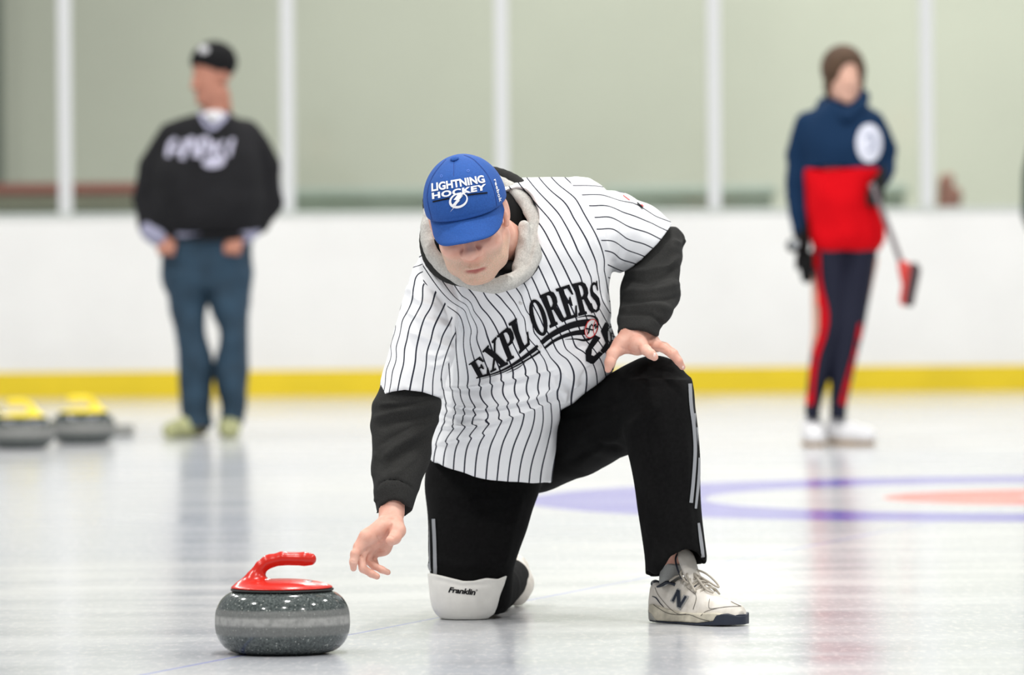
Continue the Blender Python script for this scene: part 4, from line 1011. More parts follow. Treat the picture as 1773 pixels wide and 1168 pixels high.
shp.append(shape2d([ZA([(500, 974), (610, 830), (548, 820), (640, 712), (574, 706), (700, 548), (745, 590), (790, 510), (845, 490), (800, 535), (862, 546), (780, 585), (735, 640), (790, 600), (690, 720), (722, 712), (650, 790), (612, 850)])]))
decal('front_embroidery', shp, bc, m_white, cap, off=.0022, grid=3)
for rb in (ribbon(ZA([(120, 750), (300, 712), (480, 672)]), 2.4), ribbon(ZA([(880, 602), (1100, 575), (1315, 552)]), 2.4)): decal('underline', [rb], bc, m_print, cap, off=.0014, grid=3)
v, t = text2d('Reebok'.lower(), bold=.02, space=1.05)
decal('side_embroidery', [(quadmap(v, ZA([(1452, 268), (1572, 762), (1636, 738), (1500, 240)])), t)], bc, m_white, cap, off=.0016, grid=3)
m_eye = mat('eyelet_thread', (.06, .16, .55), .7)
for c in ((310, 185), (893, 70)): decal('eyelet', [shape2d([ZA(ellipse2(c, 30, 30)), ZA(ellipse2(c, 17, 17))])], bc, m_eye, cap, off=.001, grid=3)

# ---------------------------------------------------------------- front shoe (built along its own length, then set down)
m_leather = mat('white_leather', (.62, .58, .52), .45)
n = NT(m_leather); p = n.coord('Object')
n1 = n.noise(p, 22, 5, .6); n2 = n.noise(p, 160, 3)
n.base(n.mix(n.ramp(n1, .45, .68, 0., .55), (.72, .68, .62), (.50, .45, .36))); n.bump(n2, .2, .001)
m_mid = mat('dirty_cream_foam', (.56, .52, .42), .7, noise=.2, nscale=45)
m_navy = mat('navy_rubber', (.012, .018, .035), .5); m_lace = mat('grey_beige_lace', (.46, .42, .36), .85, noise=.12, nscale=600)
m_greyheel = mat('grey_heel_insert', (.28, .28, .26), .5); m_sock = mat('light_grey_sock', (.42, .43, .42), .95, noise=.1, nscale=500); m_stitch = mat('dark_stitch', (.10, .09, .075), .8)
heel = Vector((P(1134, 1080, 13.66).x, 13.675, 0)); toe = Vector((P(1283, 1086, 13.46).x, 13.475, 0))
ax = (toe - heel); SLn = ax.length; ax.normalize(); lat = Vector((ax.y, -ax.x, 0))     # towards the camera side
print('shoe length', SLn)
K = SLn / .30
SMn = np.stack([np.array(ax), np.array(lat), np.array((0, 0, 1.))], 1)
def sh(V): return np.asarray(V) * K @ SMn.T + np.array(heel)
def shw(l, w, h): return Vector(sh([(l, w, h)])[0])
# local: l 0 heel..0.30 toe, w + towards camera (inner side), h up
def width(l): return np.interp(l, [0, .02, .06, .12, .17, .22, .26, .285, .30], [.020, .035, .039, .038, .044, .051, .048, .038, .020])
def midw(l): return np.interp(l, [0, .1, .2, .3], [.0, .0, .004, -.004])
def soleF(h0, h1, grow=0.):
    def f(p):
        l = np.clip(p[:, 0], 0, .30); Wd = width(l) + grow; d = np.abs(p[:, 1] - midw(l)) - Wd
        dl = np.maximum(-p[:, 0] - grow, p[:, 0] - .30 - grow)
        b = h0(l) if callable(h0) else h0; t = h1(l) if callable(h1) else h1
        return np.maximum(-smin(-d, -dl, .026), np.maximum(b - p[:, 2], p[:, 2] - t))
    return f
topS = lambda l: np.interp(l, [0, .03, .08, .14, .20, .26, .30], [.044, .046, .036, .030, .030, .034, .026])
botS = lambda l: np.interp(l, [0, .02, .05, .2, .27, .30], [.010, .003, .001, .001, .003, .016])
inter = lambda l: botS(l) + np.interp(l, [0, .03, .1, .2, .23, .27, .30], [.005, .004, .004, .005, .008, .012, .014])
sole = both(soleF(inter, topS, .004), lambda p: -(p[:, 2] - inter(np.clip(p[:, 0], 0, .3))), .002)
outs = soleF(botS, inter, .004)
def lsh(prof, k=.012):       # upper as blended ellipsoids
    return U(k, *[ell(c, r) for c, r in prof])
UL = np.array([-.004, .01, .03, .06, .09, .12, .15, .18, .21, .24, .27, .288, .298]); UH = np.array([.060, .096, .104, .098, .104, .116, .104, .090, .077, .066, .060, .052, .038]); UW = np.array([.020, .029, .034, .034, .035, .038, .041, .044, .047, .046, .041, .031, .016])
def upper(p):
    l = p[:, 0]; Hh = np.interp(l, UL, UH); Wd = np.interp(l, UL, UW); zb = .018
    a = (p[:, 1] - midw(l)) / Wd; b = (p[:, 2] - zb) / (Hh - zb)
    b2 = np.maximum(b, 0)
    pw_ = np.interp(l, [0, .1, .15, .3], [4.5, 4.5, 2.6, 2.3])
    k0 = (np.abs(a) ** pw_ + b2 ** pw_) ** (1 / pw_)
    d = (k0 - 1) * np.minimum(Wd, Hh - zb) * .8
    d = np.maximum(d, zb - p[:, 2])
    return np.maximum(d, np.maximum(-.004 - l, l - .299))
opening = U(.01, ell((.052, 0, .130), (.046, .024, .048)), ell((.040, 0, .145), (.034, .023, .05)))
upper = cut(upper, opening, .006)
B1 = ((-.03, -.08, -.01), (.33, .08, .20))
def shoe_mesh(f, h=.0026, it=2): V, Fq = nets(f, *B1, h, it); return V, Fq
V, Fq = shoe_mesh(upper); V[:, 2] = np.maximum(V[:, 2], .0)
V = wrinkle(V, Fq, .0018, 40, (1, 1, 1), 2.)
shoe = mk('shoe', sh(V), Fq, m_leather, man)
V, Fq = shoe_mesh(sole, .0024, 3); ms = mk('midsole', sh(V), Fq, m_mid, shoe)
V, Fq = shoe_mesh(outs, .0018, 1); mk('outsole', sh(V), Fq, m_navy, shoe)
tc = both(soleF(lambda l: l * 0 + .004, lambda l: np.interp(l, [0, .245, .264, .285, .305], [.0, .0, .029, .033, .024]), .0050), half((.245, 0, 0), (-1, 0, 0)), .004)
V, Fq = shoe_mesh(tc, .0022, 2); mk('toe_cap', sh(V), Fq, m_navy, shoe)
hc_ = both(soleF(lambda l: botS(l) + .003, lambda l: np.interp(l, [0, .03, .045, .05], [.034, .022, .006, .0]), .0062), half((.05, 0, 0), (1, 0, 0)), .002)
V, Fq = shoe_mesh(hc_, .0022, 2); mk('heel_insert', sh(V), Fq, m_greyheel, shoe)
tongue = U(.01, chain([(.155, 0, .092), (.130, .002, .128), (.117, .003, .160)], [.024, .028, .029], flat=(.9, 0, .4), s=.33))
V, Fq = shoe_mesh(tongue); tg = mk('tongue', sh(V), Fq, m_leather, shoe)
e1 = tube([(.124, .027, .112), (.112, .030, .135), (.104, .029, .160), (.104, .019, .178)], .0024); mk('tongue_edge', sh(e1[0]), e1[1], m_navy, tg)
# padded navy collar line
col = [(.002, .004, .100), (.006, .014, .096), (.018, .022, .090), (.036, .0265, .088), (.054, .028, .094), (.070, .028, .101), (.088, .028, .100), (.104, .030, .096)]
colb = [(l, -w_, h) for l, w_, h in col][::-1]
e1 = tube(colb + col, .0042); mk('collar', sh(e1[0]), e1[1], m_navy, shoe)
sock = chain([(.052, 0, .07), (.058, 0, .11), (.066, 0, .160)], [.0265, .027, .0285], .01)
V, Fq = nets(both(sock, half((.07, 0, .150), (.2, 0, 1)), .002), *B1, .003, 1); mk('sock', sh(V), Fq, m_sock, man)
# laces
lc = []
def lace(pts, r=.0026): lc.append(tube([np.array(p_) for p_ in pts], r))
rows_ = [(.128, .116), (.143, .109), (.158, .101), (.173, .093), (.188, .086)]
for i, (l, h) in enumerate(rows_):
    lace([(l - .002, .032, h - .014), (l, .018, h + .002), (l + .004, 0, h + .006), (l + .006, -.018, h + .002), (l + .008, -.032, h - .012)], .0026)
for i in range(len(rows_) - 1):
    (l, h), (l2, h2) = rows_[i], rows_[i + 1]
    lace([(l, .028, h - .008), ((l + l2) / 2 + .004, .0, (h + h2) / 2 + .010), (l2 + .004, -.028, h2 - .006)], .0024)
lace([(.130, .004, .128), (.122, .020, .134), (.128, .036, .126), (.148, .040, .108), (.152, .030, .104), (.138, .010, .122)], .0026)
lace([(.130, .004, .128), (.136, -.014, .132), (.160, -.026, .122), (.190, -.030, .100), (.200, -.022, .092), (.174, -.010, .108), (.138, .0, .126)], .0026)
lace([(.132, .006, .128), (.140, .026, .122), (.165, .034, .098), (.180, .036, .082)], .003)
lace([(.132, .006, .128), (.112, .028, .120), (.098, .033, .112), (.086, .0320, .106)], .003)
lace([(.134, .0, .128), (.165, .012, .112), (.200, .018, .088), (.216, .010, .080)], .003)
kn = nets(ell((.132, .004, .127), (.008, .009, .008)), *B1, .003, 1); lc.append(kn)
Vl, Fl = joinm(lc); mk('laces', sh(Vl), Fl, m_lace, shoe)
bs = bvh_of(shoe); bms = bvh_of(ms)
Z4 = zc(1090, 930, 6.49)
def bar(a, b, w_): 
    a = np.array(a, float); b = np.array(b, float); d = (b - a) / np.linalg.norm(b - a); nn_ = np.array([-d[1], d[0]]) * w_ / 2
    return [tuple(a + nn_), tuple(b + nn_), tuple(b - nn_), tuple(a - nn_)]
Nst = [shape2d([Z4(bar((488, 716), (552, 590), 26))]), shape2d([Z4([(530, 588), (568, 596), (582, 788), (540, 778)])]), shape2d([Z4(bar((562, 784), (636, 660), 26))])]
Nou = shape2d([Z4([(455, 712), (540, 572), (578, 588), (580, 690), (612, 640), (672, 660), (572, 818), (528, 780), (520, 705), (494, 740)])])
nlogo = decal('letter_outline', [Nou], bs, mat('grey_outline', (.36, .36, .35), .5), shoe, off=.0014, grid=3)
decal('letter_mark', Nst, bs, m_navy, shoe, off=.0026, grid=3)
decal('stitching', [ribbon(Z4(a), .8) for a in ([(285, 560), (320, 640), (390, 730), (480, 820), (560, 862), (640, 858)], [(900, 690), (890, 770), (920, 800), (1080, 780), (1255, 770)], [(725, 600), (750, 680), (715, 810)], [(640, 560), (690, 600), (740, 640)], [(800, 880), (860, 830), (1000, 790)], [(1090, 690), (1180, 740), (1250, 770)])], [bs, bms], m_stitch, shoe, off=.001, grid=3)
decal('navy_piping', [ribbon(Z4([(255, 660), (300, 680), (345, 740), (405, 800)]), [1.2, 2.2, 1.8, .8])], [bs, bms], m_navy, shoe, off=.0012, grid=3)
decal('sole_join', [ribbon(Z4([(250, 740), (320, 790), (430, 850), (560, 868), (680, 868), (800, 915), (950, 945), (1090, 945)]), 1.)], [bs, bms], m_stitch, shoe, off=.001, grid=3)
decal('eyelet_loops', [shape2d([Z4([(600, 480), (620, 448), (658, 460), (636, 498)])]), shape2d([Z4([(690, 545), (720, 520), (758, 540), (722, 570)])]), shape2d([Z4(ellipse2((466, 410), 8, 8))])], bs, m_navy, shoe, off=.0014, grid=3)

# ---------------------------------------------------------------- rear shoe, standing on its toe behind the knee
def R2(x, y, Y): return tuple(P(x, y, Y))
up2 = U(.02, chain([R2(893, 1010, 14.33), R2(886, 985, 14.36)], [.045, .040]), chain([R2(888, 1018, 14.28), R2(880, 1005, 14.25)], [.045, .04]))
V, Fq = nets(up2, *bounds([R2(840, 930, 14.1), R2(930, 1060, 14.5)], .03), .005, 1); V[:, 2] = np.maximum(V[:, 2], .004)
s2_ = mk('shoe', V, Fq, m_leather, man)
so = chain([R2(884, 968, 14.42), R2(902, 990, 14.40), R2(907, 1015, 14.37), R2(896, 1036, 14.34)], [.030, .034, .034, .020], .01, flat=(1, .3, -.15), s=.34)
V, Fq = nets(so, *bounds([R2(840, 930, 14.1), R2(930, 1060, 14.5)], .03), .004, 1); V = wrinkle(V, Fq, .004, 90, (1, 1, 2)); V[:, 2] = np.maximum(V[:, 2], .003)
mk('midsole', V, Fq, m_mid, s2_)

# ================================================================== THE TWO PLAYERS FARTHER BACK
def bg_head(x, y, Y, h, face_yaw, pitch=0., hair=None):
    """plain but complete head: face points; returns sdf in world and frame"""
    M_ = Matrix.Rotation(face_yaw, 3, 'Z') @ Matrix.Rotation(pitch, 3, 'X'); k = h / .235; Mn = np.array(M_) * k; c = np.array(P(x, y, Y)); inv = np.linalg.inv(Mn)
    nz = U(.01, chain([hb(0, .088, .008), hb(0, .108, -.032)], [.008, .012], .005), ell(hb(0, .100, -.036), (.019, .012, .009)))
    f = U(.02, ell(hb(0, -.012, .04), (.076, .096, .080)), ell(hb(0, .020, -.03), (.064, .070, .085)), chain([hb(-.045, .01, -.07), hb(0, .068, -.098), hb(.045, .01, -.07)], [.025, .022, .025], .01))
    f = U(.008, f, nz)
    for s in (-1, 1):
        f = cut(f, ell(hb(.031 * s, .094, .0), (.017, .014, .011)), .01); f = U(.003, f, ell(hb(.031 * s, .076, .0), (.013, .013, .011)), ell(hb(.078 * s, -.005, -.002), (.009, .018, .03)))
    f = U(.004, f, chain([hb(-.022, .084, -.075), hb(0, .094, -.074), hb(.022, .084, -.075)], [.004, .007, .004], .003))
    g = lambda p: f((p - c) @ inv.T) * k
    return g, Mn, c, inv
def loc(fn, inv, c, k): return lambda p: fn((p - c) @ inv.T) * k
def fist(c, s=1., spread=(1, 0, 0)):
    """closed hand: palm with four bent fingers and a thumb, around point c"""
    c = np.array(c); sx = np.array(spread, float)
    pm = ell(c, (.036 * s, .024 * s, .044 * s)); dd = [pm]
    for i in range(4):
        o = c + sx * (-.030 + .020 * i) * s
        dd.append(chain([o + (0, -.018 * s, -.012 * s), o + (0, -.036 * s, -.034 * s), o + (0, -.020 * s, -.052 * s)], [.0105 * s, .0095 * s, .0085 * s], .003))
    dd.append(chain([c + (.034 * s * sx[0], -.010, .012), c + (.034 * s * sx[0], -.034 * s, -.018 * s)], [.012 * s, .010 * s], .003))
    return U(.005, *dd)
m_skin2 = mat('ruddy_skin', (.46, .20, .135), .55); m_skin3 = mat('fair_skin', (.68, .40, .30), .5)

# ---- man in black beanie, hands at his pockets
YL = 27.3
A = lambda x, y, d=0.: tuple(P(x, y, YL + d))
hg, Mn_, hc_w, inv_ = bg_head(368, 133, YL, .250, math.radians(-52), math.radians(6))
kk = .250 / .235
o_ = P(365, 752, YL); oL = (o_.x, YL, 0.)
bodyL = U(.02, hg, chain([A(375, 165), A(378, 215, .02)], [.062, .07]))
bodyL = U(.03, bodyL, chain([A(365, 240), A(362, 400)], [.12, .15]), chain([A(300, 235), A(262, 310), A(262, 380), A(282, 408, -.10)], [.05, .045, .04, .030]), chain([A(425, 235), A(455, 310), A(440, 385, -.04), A(412, 404, -.12)], [.05, .045, .04, .030]),
          chain([A(325, 440), A(328, 570), A(345, 730)], [.075, .06, .045]), chain([A(395, 440), A(402, 570), A(400, 730)], [.075, .06, .045]))
bodyL = U(.008, bodyL, fist(A(288, 420, -.13), 1.05), fist(A(403, 419, -.15), 1.05))
V, Fq = nets(bodyL, *bounds([A(225, 70, -.3), A(500, 750, .3)], .05), .0095, 1)
pl = mk('person', V, Fq, m_skin2, None, origin=oL); tag(pl, 'man in black beanie, dark lettered pullover and blue jeans standing near the yellow-handled stones', 'person')
m_blk2 = mat('black_pullover_cloth', (.010, .010, .012), .85, noise=.2, nscale=30, spec=.25)
m_lav = mat('lavender_trim', (.30, .30, .42), .8); m_jean = mat('blue_denim', (.018, .046, .078), .85, noise=.3, nscale=9)
m_wt = mat('white_undershirt', (.75, .76, .80), .8)
tor = slab([(186, 352, 402, YL - .10, YL + .10), (198, 336, 404, YL - .12, YL + .13), (212, 300, 428, YL - .15, YL + .15), (235, 280, 446, YL - .18, YL + .17), (270, 272, 455, YL - .21, YL + .18), (310, 268, 458, YL - .24, YL + .18), (350, 262, 460, YL - .25, YL + .18), (385, 266, 455, YL - .24, YL + .18), (404, 276, 442, YL - .21, YL + .17), (410, 280, 438, YL - .19, YL + .16)], pw=2.3)
sl1 = chain([A(302, 240), A(268, 290, .02), A(254, 345, .02), A(262, 385, -.03), A(276, 402, -.09)], [.082, .075, .068, .058, .048], .01)
sl2 = chain([A(422, 238), A(457, 292, .02), A(464, 350, .02), A(446, 382, -.04), A(424, 398, -.11)], [.085, .078, .068, .060, .048], .01)
jl = cut(U(.03, tor, sl1, sl2), slab([(150, 340, 402, YL - .3, YL + .09), (185, 345, 398, YL - .3, YL + .07), (205, 358, 384, YL - .3, YL + .02), (216, 366, 374, YL - .3, YL - .1)]), .01)
V, Fq = nets(jl, *bounds([A(220, 170, -.35), A(495, 420, .3)], .05), .0105, 1); V = wrinkle(V, Fq, .022, 7, (1, 1, 1), 4.)
pull = mk('pullover', V, Fq, m_blk2, pl)
V, Fq = nets(U(.01, ell(A(371, 207, -.03), (.070, .085, .045))), *bounds([A(330, 170, -.2), A(410, 230, .2)], .03), .008, 1); mk('undershirt', V, Fq, m_wt, pl)
bp_ = bvh_of(pull)
decal('neck_trim', [ribbon([(343, 188), (352, 208), (365, 222), (382, 212), (398, 192)], [6, 7, 8, 7, 6])], bp_, m_lav, pull, off=.008, grid=8, jump=.1, graz=.04)
decal('waist_trim', [ribbon([(306, 405), (335, 406), (370, 406), (385, 405)], [7, 8, 8, 7])], bp_, m_lav, pull, off=.01, grid=8, jump=.1, graz=.04)
m_pl = mat('pale_lavender_print', (.50, .49, .62), .8)
bars = [ribbon(a_, w_) for a_, w_ in (([(291, 272), (296, 250), (306, 240)], [8, 9, 8]), ([(300, 262), (312, 258)], [8, 8]), ([(315, 276), (322, 242)], [10, 9]), ([(322, 258), (333, 240), (338, 272)], [7, 8, 8]), ([(346, 274), (348, 244), (360, 242), (362, 256), (350, 260)], [9, 9, 7, 8, 7]),
        ([(368, 272), (372, 246)], [8, 7]), ([(376, 260), (388, 244)], [6, 6]), ([(380, 262), (390, 276)], [6, 6]), ([(396, 270), (403, 240)], [7, 7]))]
bars += [shape2d([ellipse2((370, 281), 19, 10, -.1)])]
decal('front_lettering', bars, bp_, m_pl, pull, off=.008, grid=6)
for xx, yy, lab in ((270, 405, 0), (427, 401, 0)):
    V, Fq = nets(chain([A(xx - 9 if xx < 300 else xx + 7, yy - 6, -.07), A(xx + 5 if xx < 300 else xx - 7, yy + 5, -.12)], [.050, .047]), *bounds([A(xx, yy, -.1)], .12), .008, 1); mk('cuff', V, Fq, m_lav, pull)
jn = U(.02, slab([(402, 280, 438, YL - .17, YL + .17), (440, 280, 438, YL - .17, YL + .17), (480, 284, 436, YL - .14, YL + .16), (500, 288, 434, YL - .12, YL + .14)], pw=2.3),
       slab([(470, 284, 364, YL - .15, YL + .12), (520, 292, 358, YL - .13, YL + .11), (560, 301, 356, YL - .12, YL + .10), (600, 304, 362, YL - .12, YL + .09), (650, 310, 368, YL - .11, YL + .09), (700, 316, 366, YL - .10, YL + .10), (738, 318, 368, YL - .12, YL + .10)], pw=2.3),
       slab([(470, 352, 436, YL - .13, YL + .14), (520, 362, 432, YL - .13, YL + .13), (560, 374, 430, YL - .13, YL + .12), (600, 378, 430, YL - .13, YL + .11), (650, 372, 430, YL - .13, YL + .11), (700, 382, 427, YL - .12, YL + .12), (736, 382, 422, YL - .12, YL + .12)], pw=2.3))
V, Fq = nets(jn, *bounds([A(260, 395, -.25), A(450, 750, .25)], .05), .010, 1); V = wrinkle(V, Fq, .016, 9, (1, 1, 1), 2.); mk('jeans', V, Fq, m_jean, pl)
V, Fq = nets(chain([A(300, 409, -.155), A(360, 411, -.195), A(420, 409, -.155)], .018, flat=(0, 0, 1), s=.9), *bounds([A(290, 400, -.2), A(430, 420, -.1)], .05), .006, 1); mk('belt', V, Fq, m_blk2, pl)
m_sh2 = mat('olive_white_shoe_fabric', (.42, .43, .22), .7, noise=.3, nscale=14)
def bgshoe(pts, name='shoe', m=None, par=None):
    f = both(U(.03, chain(pts, [.045, .050, .042], .02), ell(tuple(np.array(pts[0]) + (0, 0, .03)), (.045, .05, .06))), half((0, 0, .0), (0, 0, -1)), .006)
    V, Fq = nets(f, *bounds(pts, .12), .007, 2); V[:, 2] = np.maximum(V[:, 2], .001); so_ = V.copy(); return mk(name, V, Fq, m, par)
g1 = P(345, 752, YL); bgshoe([(g1.x, YL + .06, .05), (g1.x - .06, YL - .06, .045), (g1.x - .12, YL - .15, .035)], 'shoe', m_sh2, pl)
g1 = P(402, 752, YL); bgshoe([(g1.x - .01, YL + .04, .05), (g1.x - .01, YL - .08, .045), (g1.x - .0, YL - .19, .035)], 'shoe', m_sh2, pl)
bn = both(ell(hb(0, -.014, .062), (.088, .108, .092)), half(hb(0, .08, .058), (0, -.62, -1)), .012)
bn = cut(bn, ell(hb(0, -.012, .035), (.072, .092, .08)), .004)
V, Fq = nets(bn, (-.13, -.14, -.05), (.13, .16, .19), .006, 1); V = V @ Mn_.T + hc_w
bz = mk('beanie', V, Fq, mat('black_knit', (.008, .008, .009), .9, bump=.5, bscale=150, spec=.2), pl)
decal('beanie_emblem', [shape2d([ellipse2((353, 86), 9, 7, .2)])], bvh_of(bz), mat('pale_grey_patch', (.45, .45, .47), .8), bz, off=.006, grid=6)
hr = both(ell(hb(0, -.016, .030), (.081, .102, .08)), half(hb(0, .02, -.03), (0, 1., .1)), .01); hr = both(hr, half((0, 0, -.045), (0, 0, -1)), .01); hr = both(hr, half(hb(0, .03, 0), (0, -1, 0)), .01)
V, Fq = nets(hr, (-.13, -.14, -.1), (.13, .16, .19), .006, 1); mk('hair', V @ Mn_.T + hc_w, Fq, mat('dark_brown_hair', (.05, .03, .022), .8), pl)
st_ = both(cut(ell(hb(0, .030, -.075), (.062, .062, .045)), ell(hb(0, .10, -.045), (.05, .05, .03)), .01), half((0, 0, -.055), (0, 0, 1)), .01)

# ---- player in red and navy with a broom under the arm
YW = 25.6
A = lambda x, y, d=0.: tuple(P(x, y, YW + d))
hg, Mn_, hc_w, inv_ = bg_head(1461, 132, YW, .232, math.radians(14), math.radians(3))
o_ = P(1445, 765, YW); oW = (o_.x, YW, 0.)
bw = U(.02, hg, chain([A(1460, 165, .02), A(1462, 205, .04)], [.048, .05]))
bw = U(.03, bw, chain([A(1455, 230), A(1462, 400)], [.10, .12]), chain([A(1400, 225, .01), A(1381, 320, .01), A(1388, 440, -.04)], [.030, .026, .022]), chain([A(1510, 220, .01), A(1528, 285, .03), A(1516, 330, -.12)], [.030, .026, .022]),
       chain([A(1432, 450), A(1428, 570), A(1407, 712)], [.07, .055, .032]), chain([A(1492, 450), A(1470, 580), A(1452, 712)], [.07, .055, .032]))
V, Fq = nets(bw, *bounds([A(1360, 70, -.25), A(1550, 730, .25)], .05), .0095, 1)
pw_ = mk('person', V, Fq, m_skin3, None, origin=oW); tag(pw_, 'player in navy and red pullover with dark leggings standing by the painted rings', 'person')
m_nv = mat('navy_knit', (.006, .026, .070), .85, spec=.15); m_rd = mat('bright_red_knit', (.62, .002, .007), .85, spec=.1); m_lg = mat('navy_legging_cloth', (.010, .012, .028), .7, spec=.25); m_bg = mat('black_glove_fabric', (.006, .006, .006), .8, spec=.2)
tw = slab([(172, 1436, 1490, YW - .06, YW + .10), (186, 1412, 1506, YW - .09, YW + .12), (205, 1394, 1522, YW - .11, YW + .13), (240, 1390, 1526, YW - .14, YW + .13), (291, 1393, 1526, YW - .15, YW + .13), (340, 1392, 1526, YW - .15, YW + .14), (380, 1393, 1531, YW - .15, YW + .15), (415, 1398, 1533, YW - .15, YW + .15), (436, 1408, 1522, YW - .13, YW + .14)], pw=2.3)
zs = P(1460, 291, YW).z
top_half = both(tw, half((0, 0, zs), (0, 0, -1)), .0); low_half = both(tw, half((0, 0, zs), (0, 0, 1)), .0)
a1 = chain([A(1398, 215), A(1382, 270, .02), A(1380, 340), A(1386, 398, -.03)], [.058, .052, .046, .040], .01)
a2 = chain([A(1508, 212), A(1528, 262, .03), A(1530, 292, .02), A(1520, 312, -.06)], [.056, .052, .046, .040], .01)
nav = cut(U(.02, top_half, a1, a2), ell(A(1462, 150, -.09), (.05, .12, .085)), .01)
V, Fq = nets(nav, *bounds([A(1360, 160, -.25), A(1550, 420, .25)], .05), .009, 1); V = wrinkle(V, Fq, .014, 9, (1, 1, 1), 3.)
pv = mk('pullover', V, Fq, m_nv, pw_)
V, Fq = nets(low_half, *bounds([A(1360, 280, -.25), A(1550, 440, .25)], .05), .009, 1); V = wrinkle(V, Fq, .014, 9, (1, 1, 1), 3.)
mk('pullover_lower_panel', V, Fq, m_rd, pv)
V, Fq = nets(U(.02, chain([A(1428, 178, .06), A(1440, 192, -.04), A(1466, 204, -.11), A(1488, 188, -.06), A(1492, 168, .02)], [.030, .030, .026, .032, .036], .01), ell(A(1452, 185, .11), (.10, .06, .06))), *bounds([A(1400, 150, -.2), A(1520, 220, .2)], .06), .008, 1)
mk('hood', V, Fq, m_nv, pv)
bpv = bvh_of(pv); em = decal('emblem', [shape2d([ellipse2((1504, 248), 22, 33)])], bpv, mat('white_emblem', (.72, .74, .84), .8), pv, off=.008, grid=6)
decal('emblem_mark', [ribbon([(1496, 238), (1506, 232), (1512, 244), (1510, 258), (1500, 262)], 4)], bpv, mat('grey_emblem_mark', (.30, .33, .45), .8), em, off=.012, grid=6)
l1 = slab([(428, 1405, 1474, YW - .12, YW + .13), (470, 1406, 1474, YW - .11, YW + .12), (520, 1412, 1472, YW - .10, YW + .10), (570, 1414, 1464, YW - .10, YW + .09), (610, 1404, 1450, YW - .08, YW + .08), (660, 1398, 1434, YW - .07, YW + .08), (704, 1394, 1420, YW - .06, YW + .06), (724, 1394, 1420, YW - .06, YW + .06)], pw=2.2)
l2 = slab([(428, 1458, 1520, YW - .12, YW + .13), (470, 1456, 1514, YW - .11, YW + .12), (520, 1450, 1505, YW - .10, YW + .11), (570, 1446, 1496, YW - .10, YW + .10), (610, 1440, 1486, YW - .09, YW + .09), (660, 1438, 1475, YW - .08, YW + .08), (704, 1437, 1466, YW - .06, YW + .06), (724, 1437, 1466, YW - .06, YW + .06)], pw=2.2)
V, Fq = nets(U(.012, l1, l2), *bounds([A(1385, 420, -.2), A(1535, 715, .2)], .05), .008, 1); lg = mk('leggings', V, Fq, m_lg, pw_)
blg = bvh_of(lg)
decal('red_side_stripe', [ribbon([(1412, 436), (1414, 490), (1424, 540), (1422, 575), (1410, 615), (1404, 660), (1402, 700)], [16, 18, 20, 18, 16, 14, 12])], blg, m_rd, lg, off=.006, grid=6)
decal('red_side_stripe', [ribbon([(1489, 560), (1482, 610), (1470, 660), (1460, 700)], [5, 10, 14, 14])], blg, m_rd, lg, off=.006, grid=6)
m_ws = mat('white_leather_shoe', (.72, .72, .74), .5); m_gum = mat('gum_sole', (.42, .30, .18), .7)
def sole_of(pts, par):
    f = both(chain(pts, [.050, .055, .045], .02), half((0, 0, .018), (0, 0, 1)), .002); V, Fq = nets(f, *bounds(pts, .12), .006, 1); V[:, 2] = np.maximum(V[:, 2], .0005); mk('sole', V, Fq, m_gum, par)
g1 = P(1408, 765, YW); pts = [(g1.x, YW + .05, .05), (g1.x, YW - .07, .045), (g1.x, YW - .18, .038)]; s_ = bgshoe(pts, 'shoe', m_ws, pw_); sole_of([(a_, b_, .03) for a_, b_, c_ in pts], s_)
g1 = P(1450, 765, YW); pts = [(g1.x, YW + .03, .05), (g1.x + .05, YW - .01, .045), (g1.x + .12, YW - .06, .036)]; s_ = bgshoe(pts, 'shoe', m_ws, pw_); sole_of([(a_, b_, .03) for a_, b_, c_ in pts], s_)
V, Fq = nets(U(.006, chain([A(1387, 388, -.02), A(1389, 425, -.05)], [.036, .034]), fist(A(1391, 445, -.06), .95)), *bounds([A(1390, 430, -.06)], .16), .006, 1); mk('glove', V, Fq, m_bg, pw_)
V, Fq = nets(U(.006, chain([A(1525, 300, -.03), A(1517, 325, -.12)], [.038, .034]), fist(A(1514, 335, -.15), .95)), *bounds([A(1515, 325, -.14)], .16), .006, 1); mk('glove', V, Fq, m_bg, pw_)
# spare glove dangling from the lowered hand, with a small grey buckle
V, Fq = nets(U(.01, chain([A(1396, 455, -.08), A(1397, 480, -.08)], [.034, .026], flat=(0, 1, 0), s=.6), chain([A(1386, 420, -.10), A(1373, 425, -.12)], [.026, .030])), *bounds([A(1390, 450, -.1)], .16), .006, 1)
gg = mk('glove', V, Fq, m_bg, None, origin=A(1396, 485, -.08)); tag(gg, 'loose black glove held low in the red and navy player\'s lowered hand', 'glove')
V, Fq = nets(ell(A(1376, 422, -.15), (.018, .008, .018)), *bounds([A(1376, 422, -.15)], .04), .004, 1); mk('buckle', V, Fq, mat('grey_plastic', (.45, .48, .5), .4), gg)
# hair: brown, tied back, framing the face
kW = .232 / .235
hair = cut(ell(hb(0, -.016, .035), (.096, .110, .104)), U(.01, ell(hb(.006, .108, -.02), (.064, .070, .086)), ell(hb(0, .05, -.14), (.12, .12, .07))), .012)
hair = U(.015, hair, chain([hb(-.074, .02, .03), hb(-.078, .015, -.05), hb(-.066, .0, -.10)], [.022, .020, .012]), chain([hb(.076, .015, .03), hb(.080, .005, -.05)], [.018, .012]), ell(hb(0, -.115, -.02), (.035, .045, .05)))
V, Fq = nets(hair, (-.14, -.16, -.2), (.14, .2, .16), .006, 1); mk('hair', V @ Mn_.T + hc_w, Fq, mat('brown_hair', (.075, .040, .020), .8, noise=.3, nscale=40), pw_)
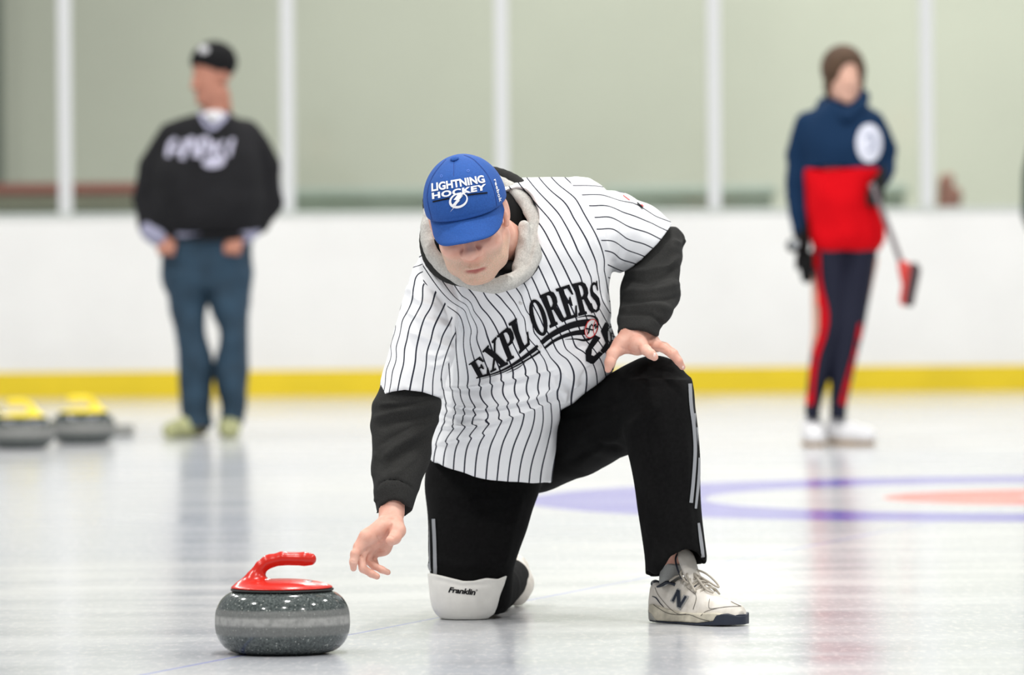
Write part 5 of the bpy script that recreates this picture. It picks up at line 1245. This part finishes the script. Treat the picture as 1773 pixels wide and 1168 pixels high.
# broom
m_pole = mat('grey_brown_pole', (.16, .13, .14), .4); m_brh = mat('red_broom_plastic', (.60, .05, .04), .4); m_pad = mat('dark_brush_pad', (.07, .045, .05), .8)
b0 = A(1500, 305, -.16); b1 = A(1563, 462, -.26)
br = empty('curling_broom', b1); tag(br, 'curling broom with red head and dark pad held under the arm, pointing down right', 'broom')
V, Fq = tube([A(1509, 318, -.175), A(1530, 372, -.20), b1], .0125, 12); mk('pole', V, Fq, m_pole, br)
V, Fq = nets(U(.01, chain([A(1562, 458, -.26), A(1568, 482, -.27)], [.020, .024]), chain([A(1572, 464, -.27), A(1563, 520, -.28)], [.028, .026], flat=(1, 0, .2), s=.55)), *bounds([A(1565, 490, -.27)], .14), .005, 1); mk('broom_head', V, Fq, m_brh, br)
V, Fq = nets(chain([A(1584, 468, -.27), A(1574, 518, -.28)], [.036, .034], flat=(1, 0, .2), s=.68), *bounds([A(1580, 490, -.27)], .14), .005, 1); mk('brush_pad', V, Fq, m_pad, br)

# ---- dark sleeve of somebody standing just outside the right edge
YE = 29.0
A = lambda x, y, d=0.: tuple(P(x, y, YE + d))
pe = U(.03, chain([A(1830, 150), A(1832, 172)], [.06, .05]), chain([A(1815, 215), A(1791, 300), A(1787, 372), A(1805, 425, -.1)], [.045, .04, .035, .028]), chain([A(1845, 220), A(1845, 400)], [.11, .13]), chain([A(1875, 215), A(1895, 300), A(1890, 390)], [.045, .04, .03]), chain([A(1825, 430), A(1825, 725)], [.08, .05]), chain([A(1865, 430), A(1865, 725)], [.08, .05]), ell(A(1830, 130), (.085, .1, .12)))
V, Fq = nets(pe, *bounds([A(1760, 90, -.2), A(1920, 735, .2)], .08), .016, 1); p3 = mk('person', V, Fq, m_skin3, None, origin=(A(1840, 735)[0], YE, 0.)); tag(p3, 'person in dark green jacket, a mere sliver of sleeve at the right edge', 'person')
V, Fq = nets(U(.03, chain([A(1815, 212), A(1792, 300), A(1788, 370), A(1800, 405, -.06)], [.07, .062, .056, .048]), slab([(195, 1800, 1890, YE - .1, YE + .1), (230, 1790, 1900, YE - .15, YE + .15), (430, 1792, 1898, YE - .16, YE + .16)]), chain([A(1878, 212), A(1900, 300), A(1895, 380)], [.07, .06, .05])), *bounds([A(1750, 180, -.2), A(1920, 440, .2)], .1), .014, 1)
mk('jacket', V, Fq, mat('dark_green_jacket', (.02, .045, .03), .8), p3)
V, Fq = nets(U(.02, slab([(420, 1795, 1895, YE - .13, YE + .13), (480, 1796, 1894, YE - .12, YE + .12)]), chain([A(1820, 460), A(1822, 725)], [.10, .07]), chain([A(1870, 460), A(1868, 725)], [.10, .07])), *bounds([A(1780, 410, -.2), A(1910, 735, .2)], .08), .014, 1)
V[:, 2] = np.maximum(V[:, 2], .03); mk('trousers', V, Fq, m_blk2, p3)
for xx in (1822, 1868):
    g1 = P(xx, 735, YE); bgshoe([(g1.x, YE + .05, .05), (g1.x, YE - .06, .045), (g1.x, YE - .16, .036)], 'shoe', m_blk2, p3)
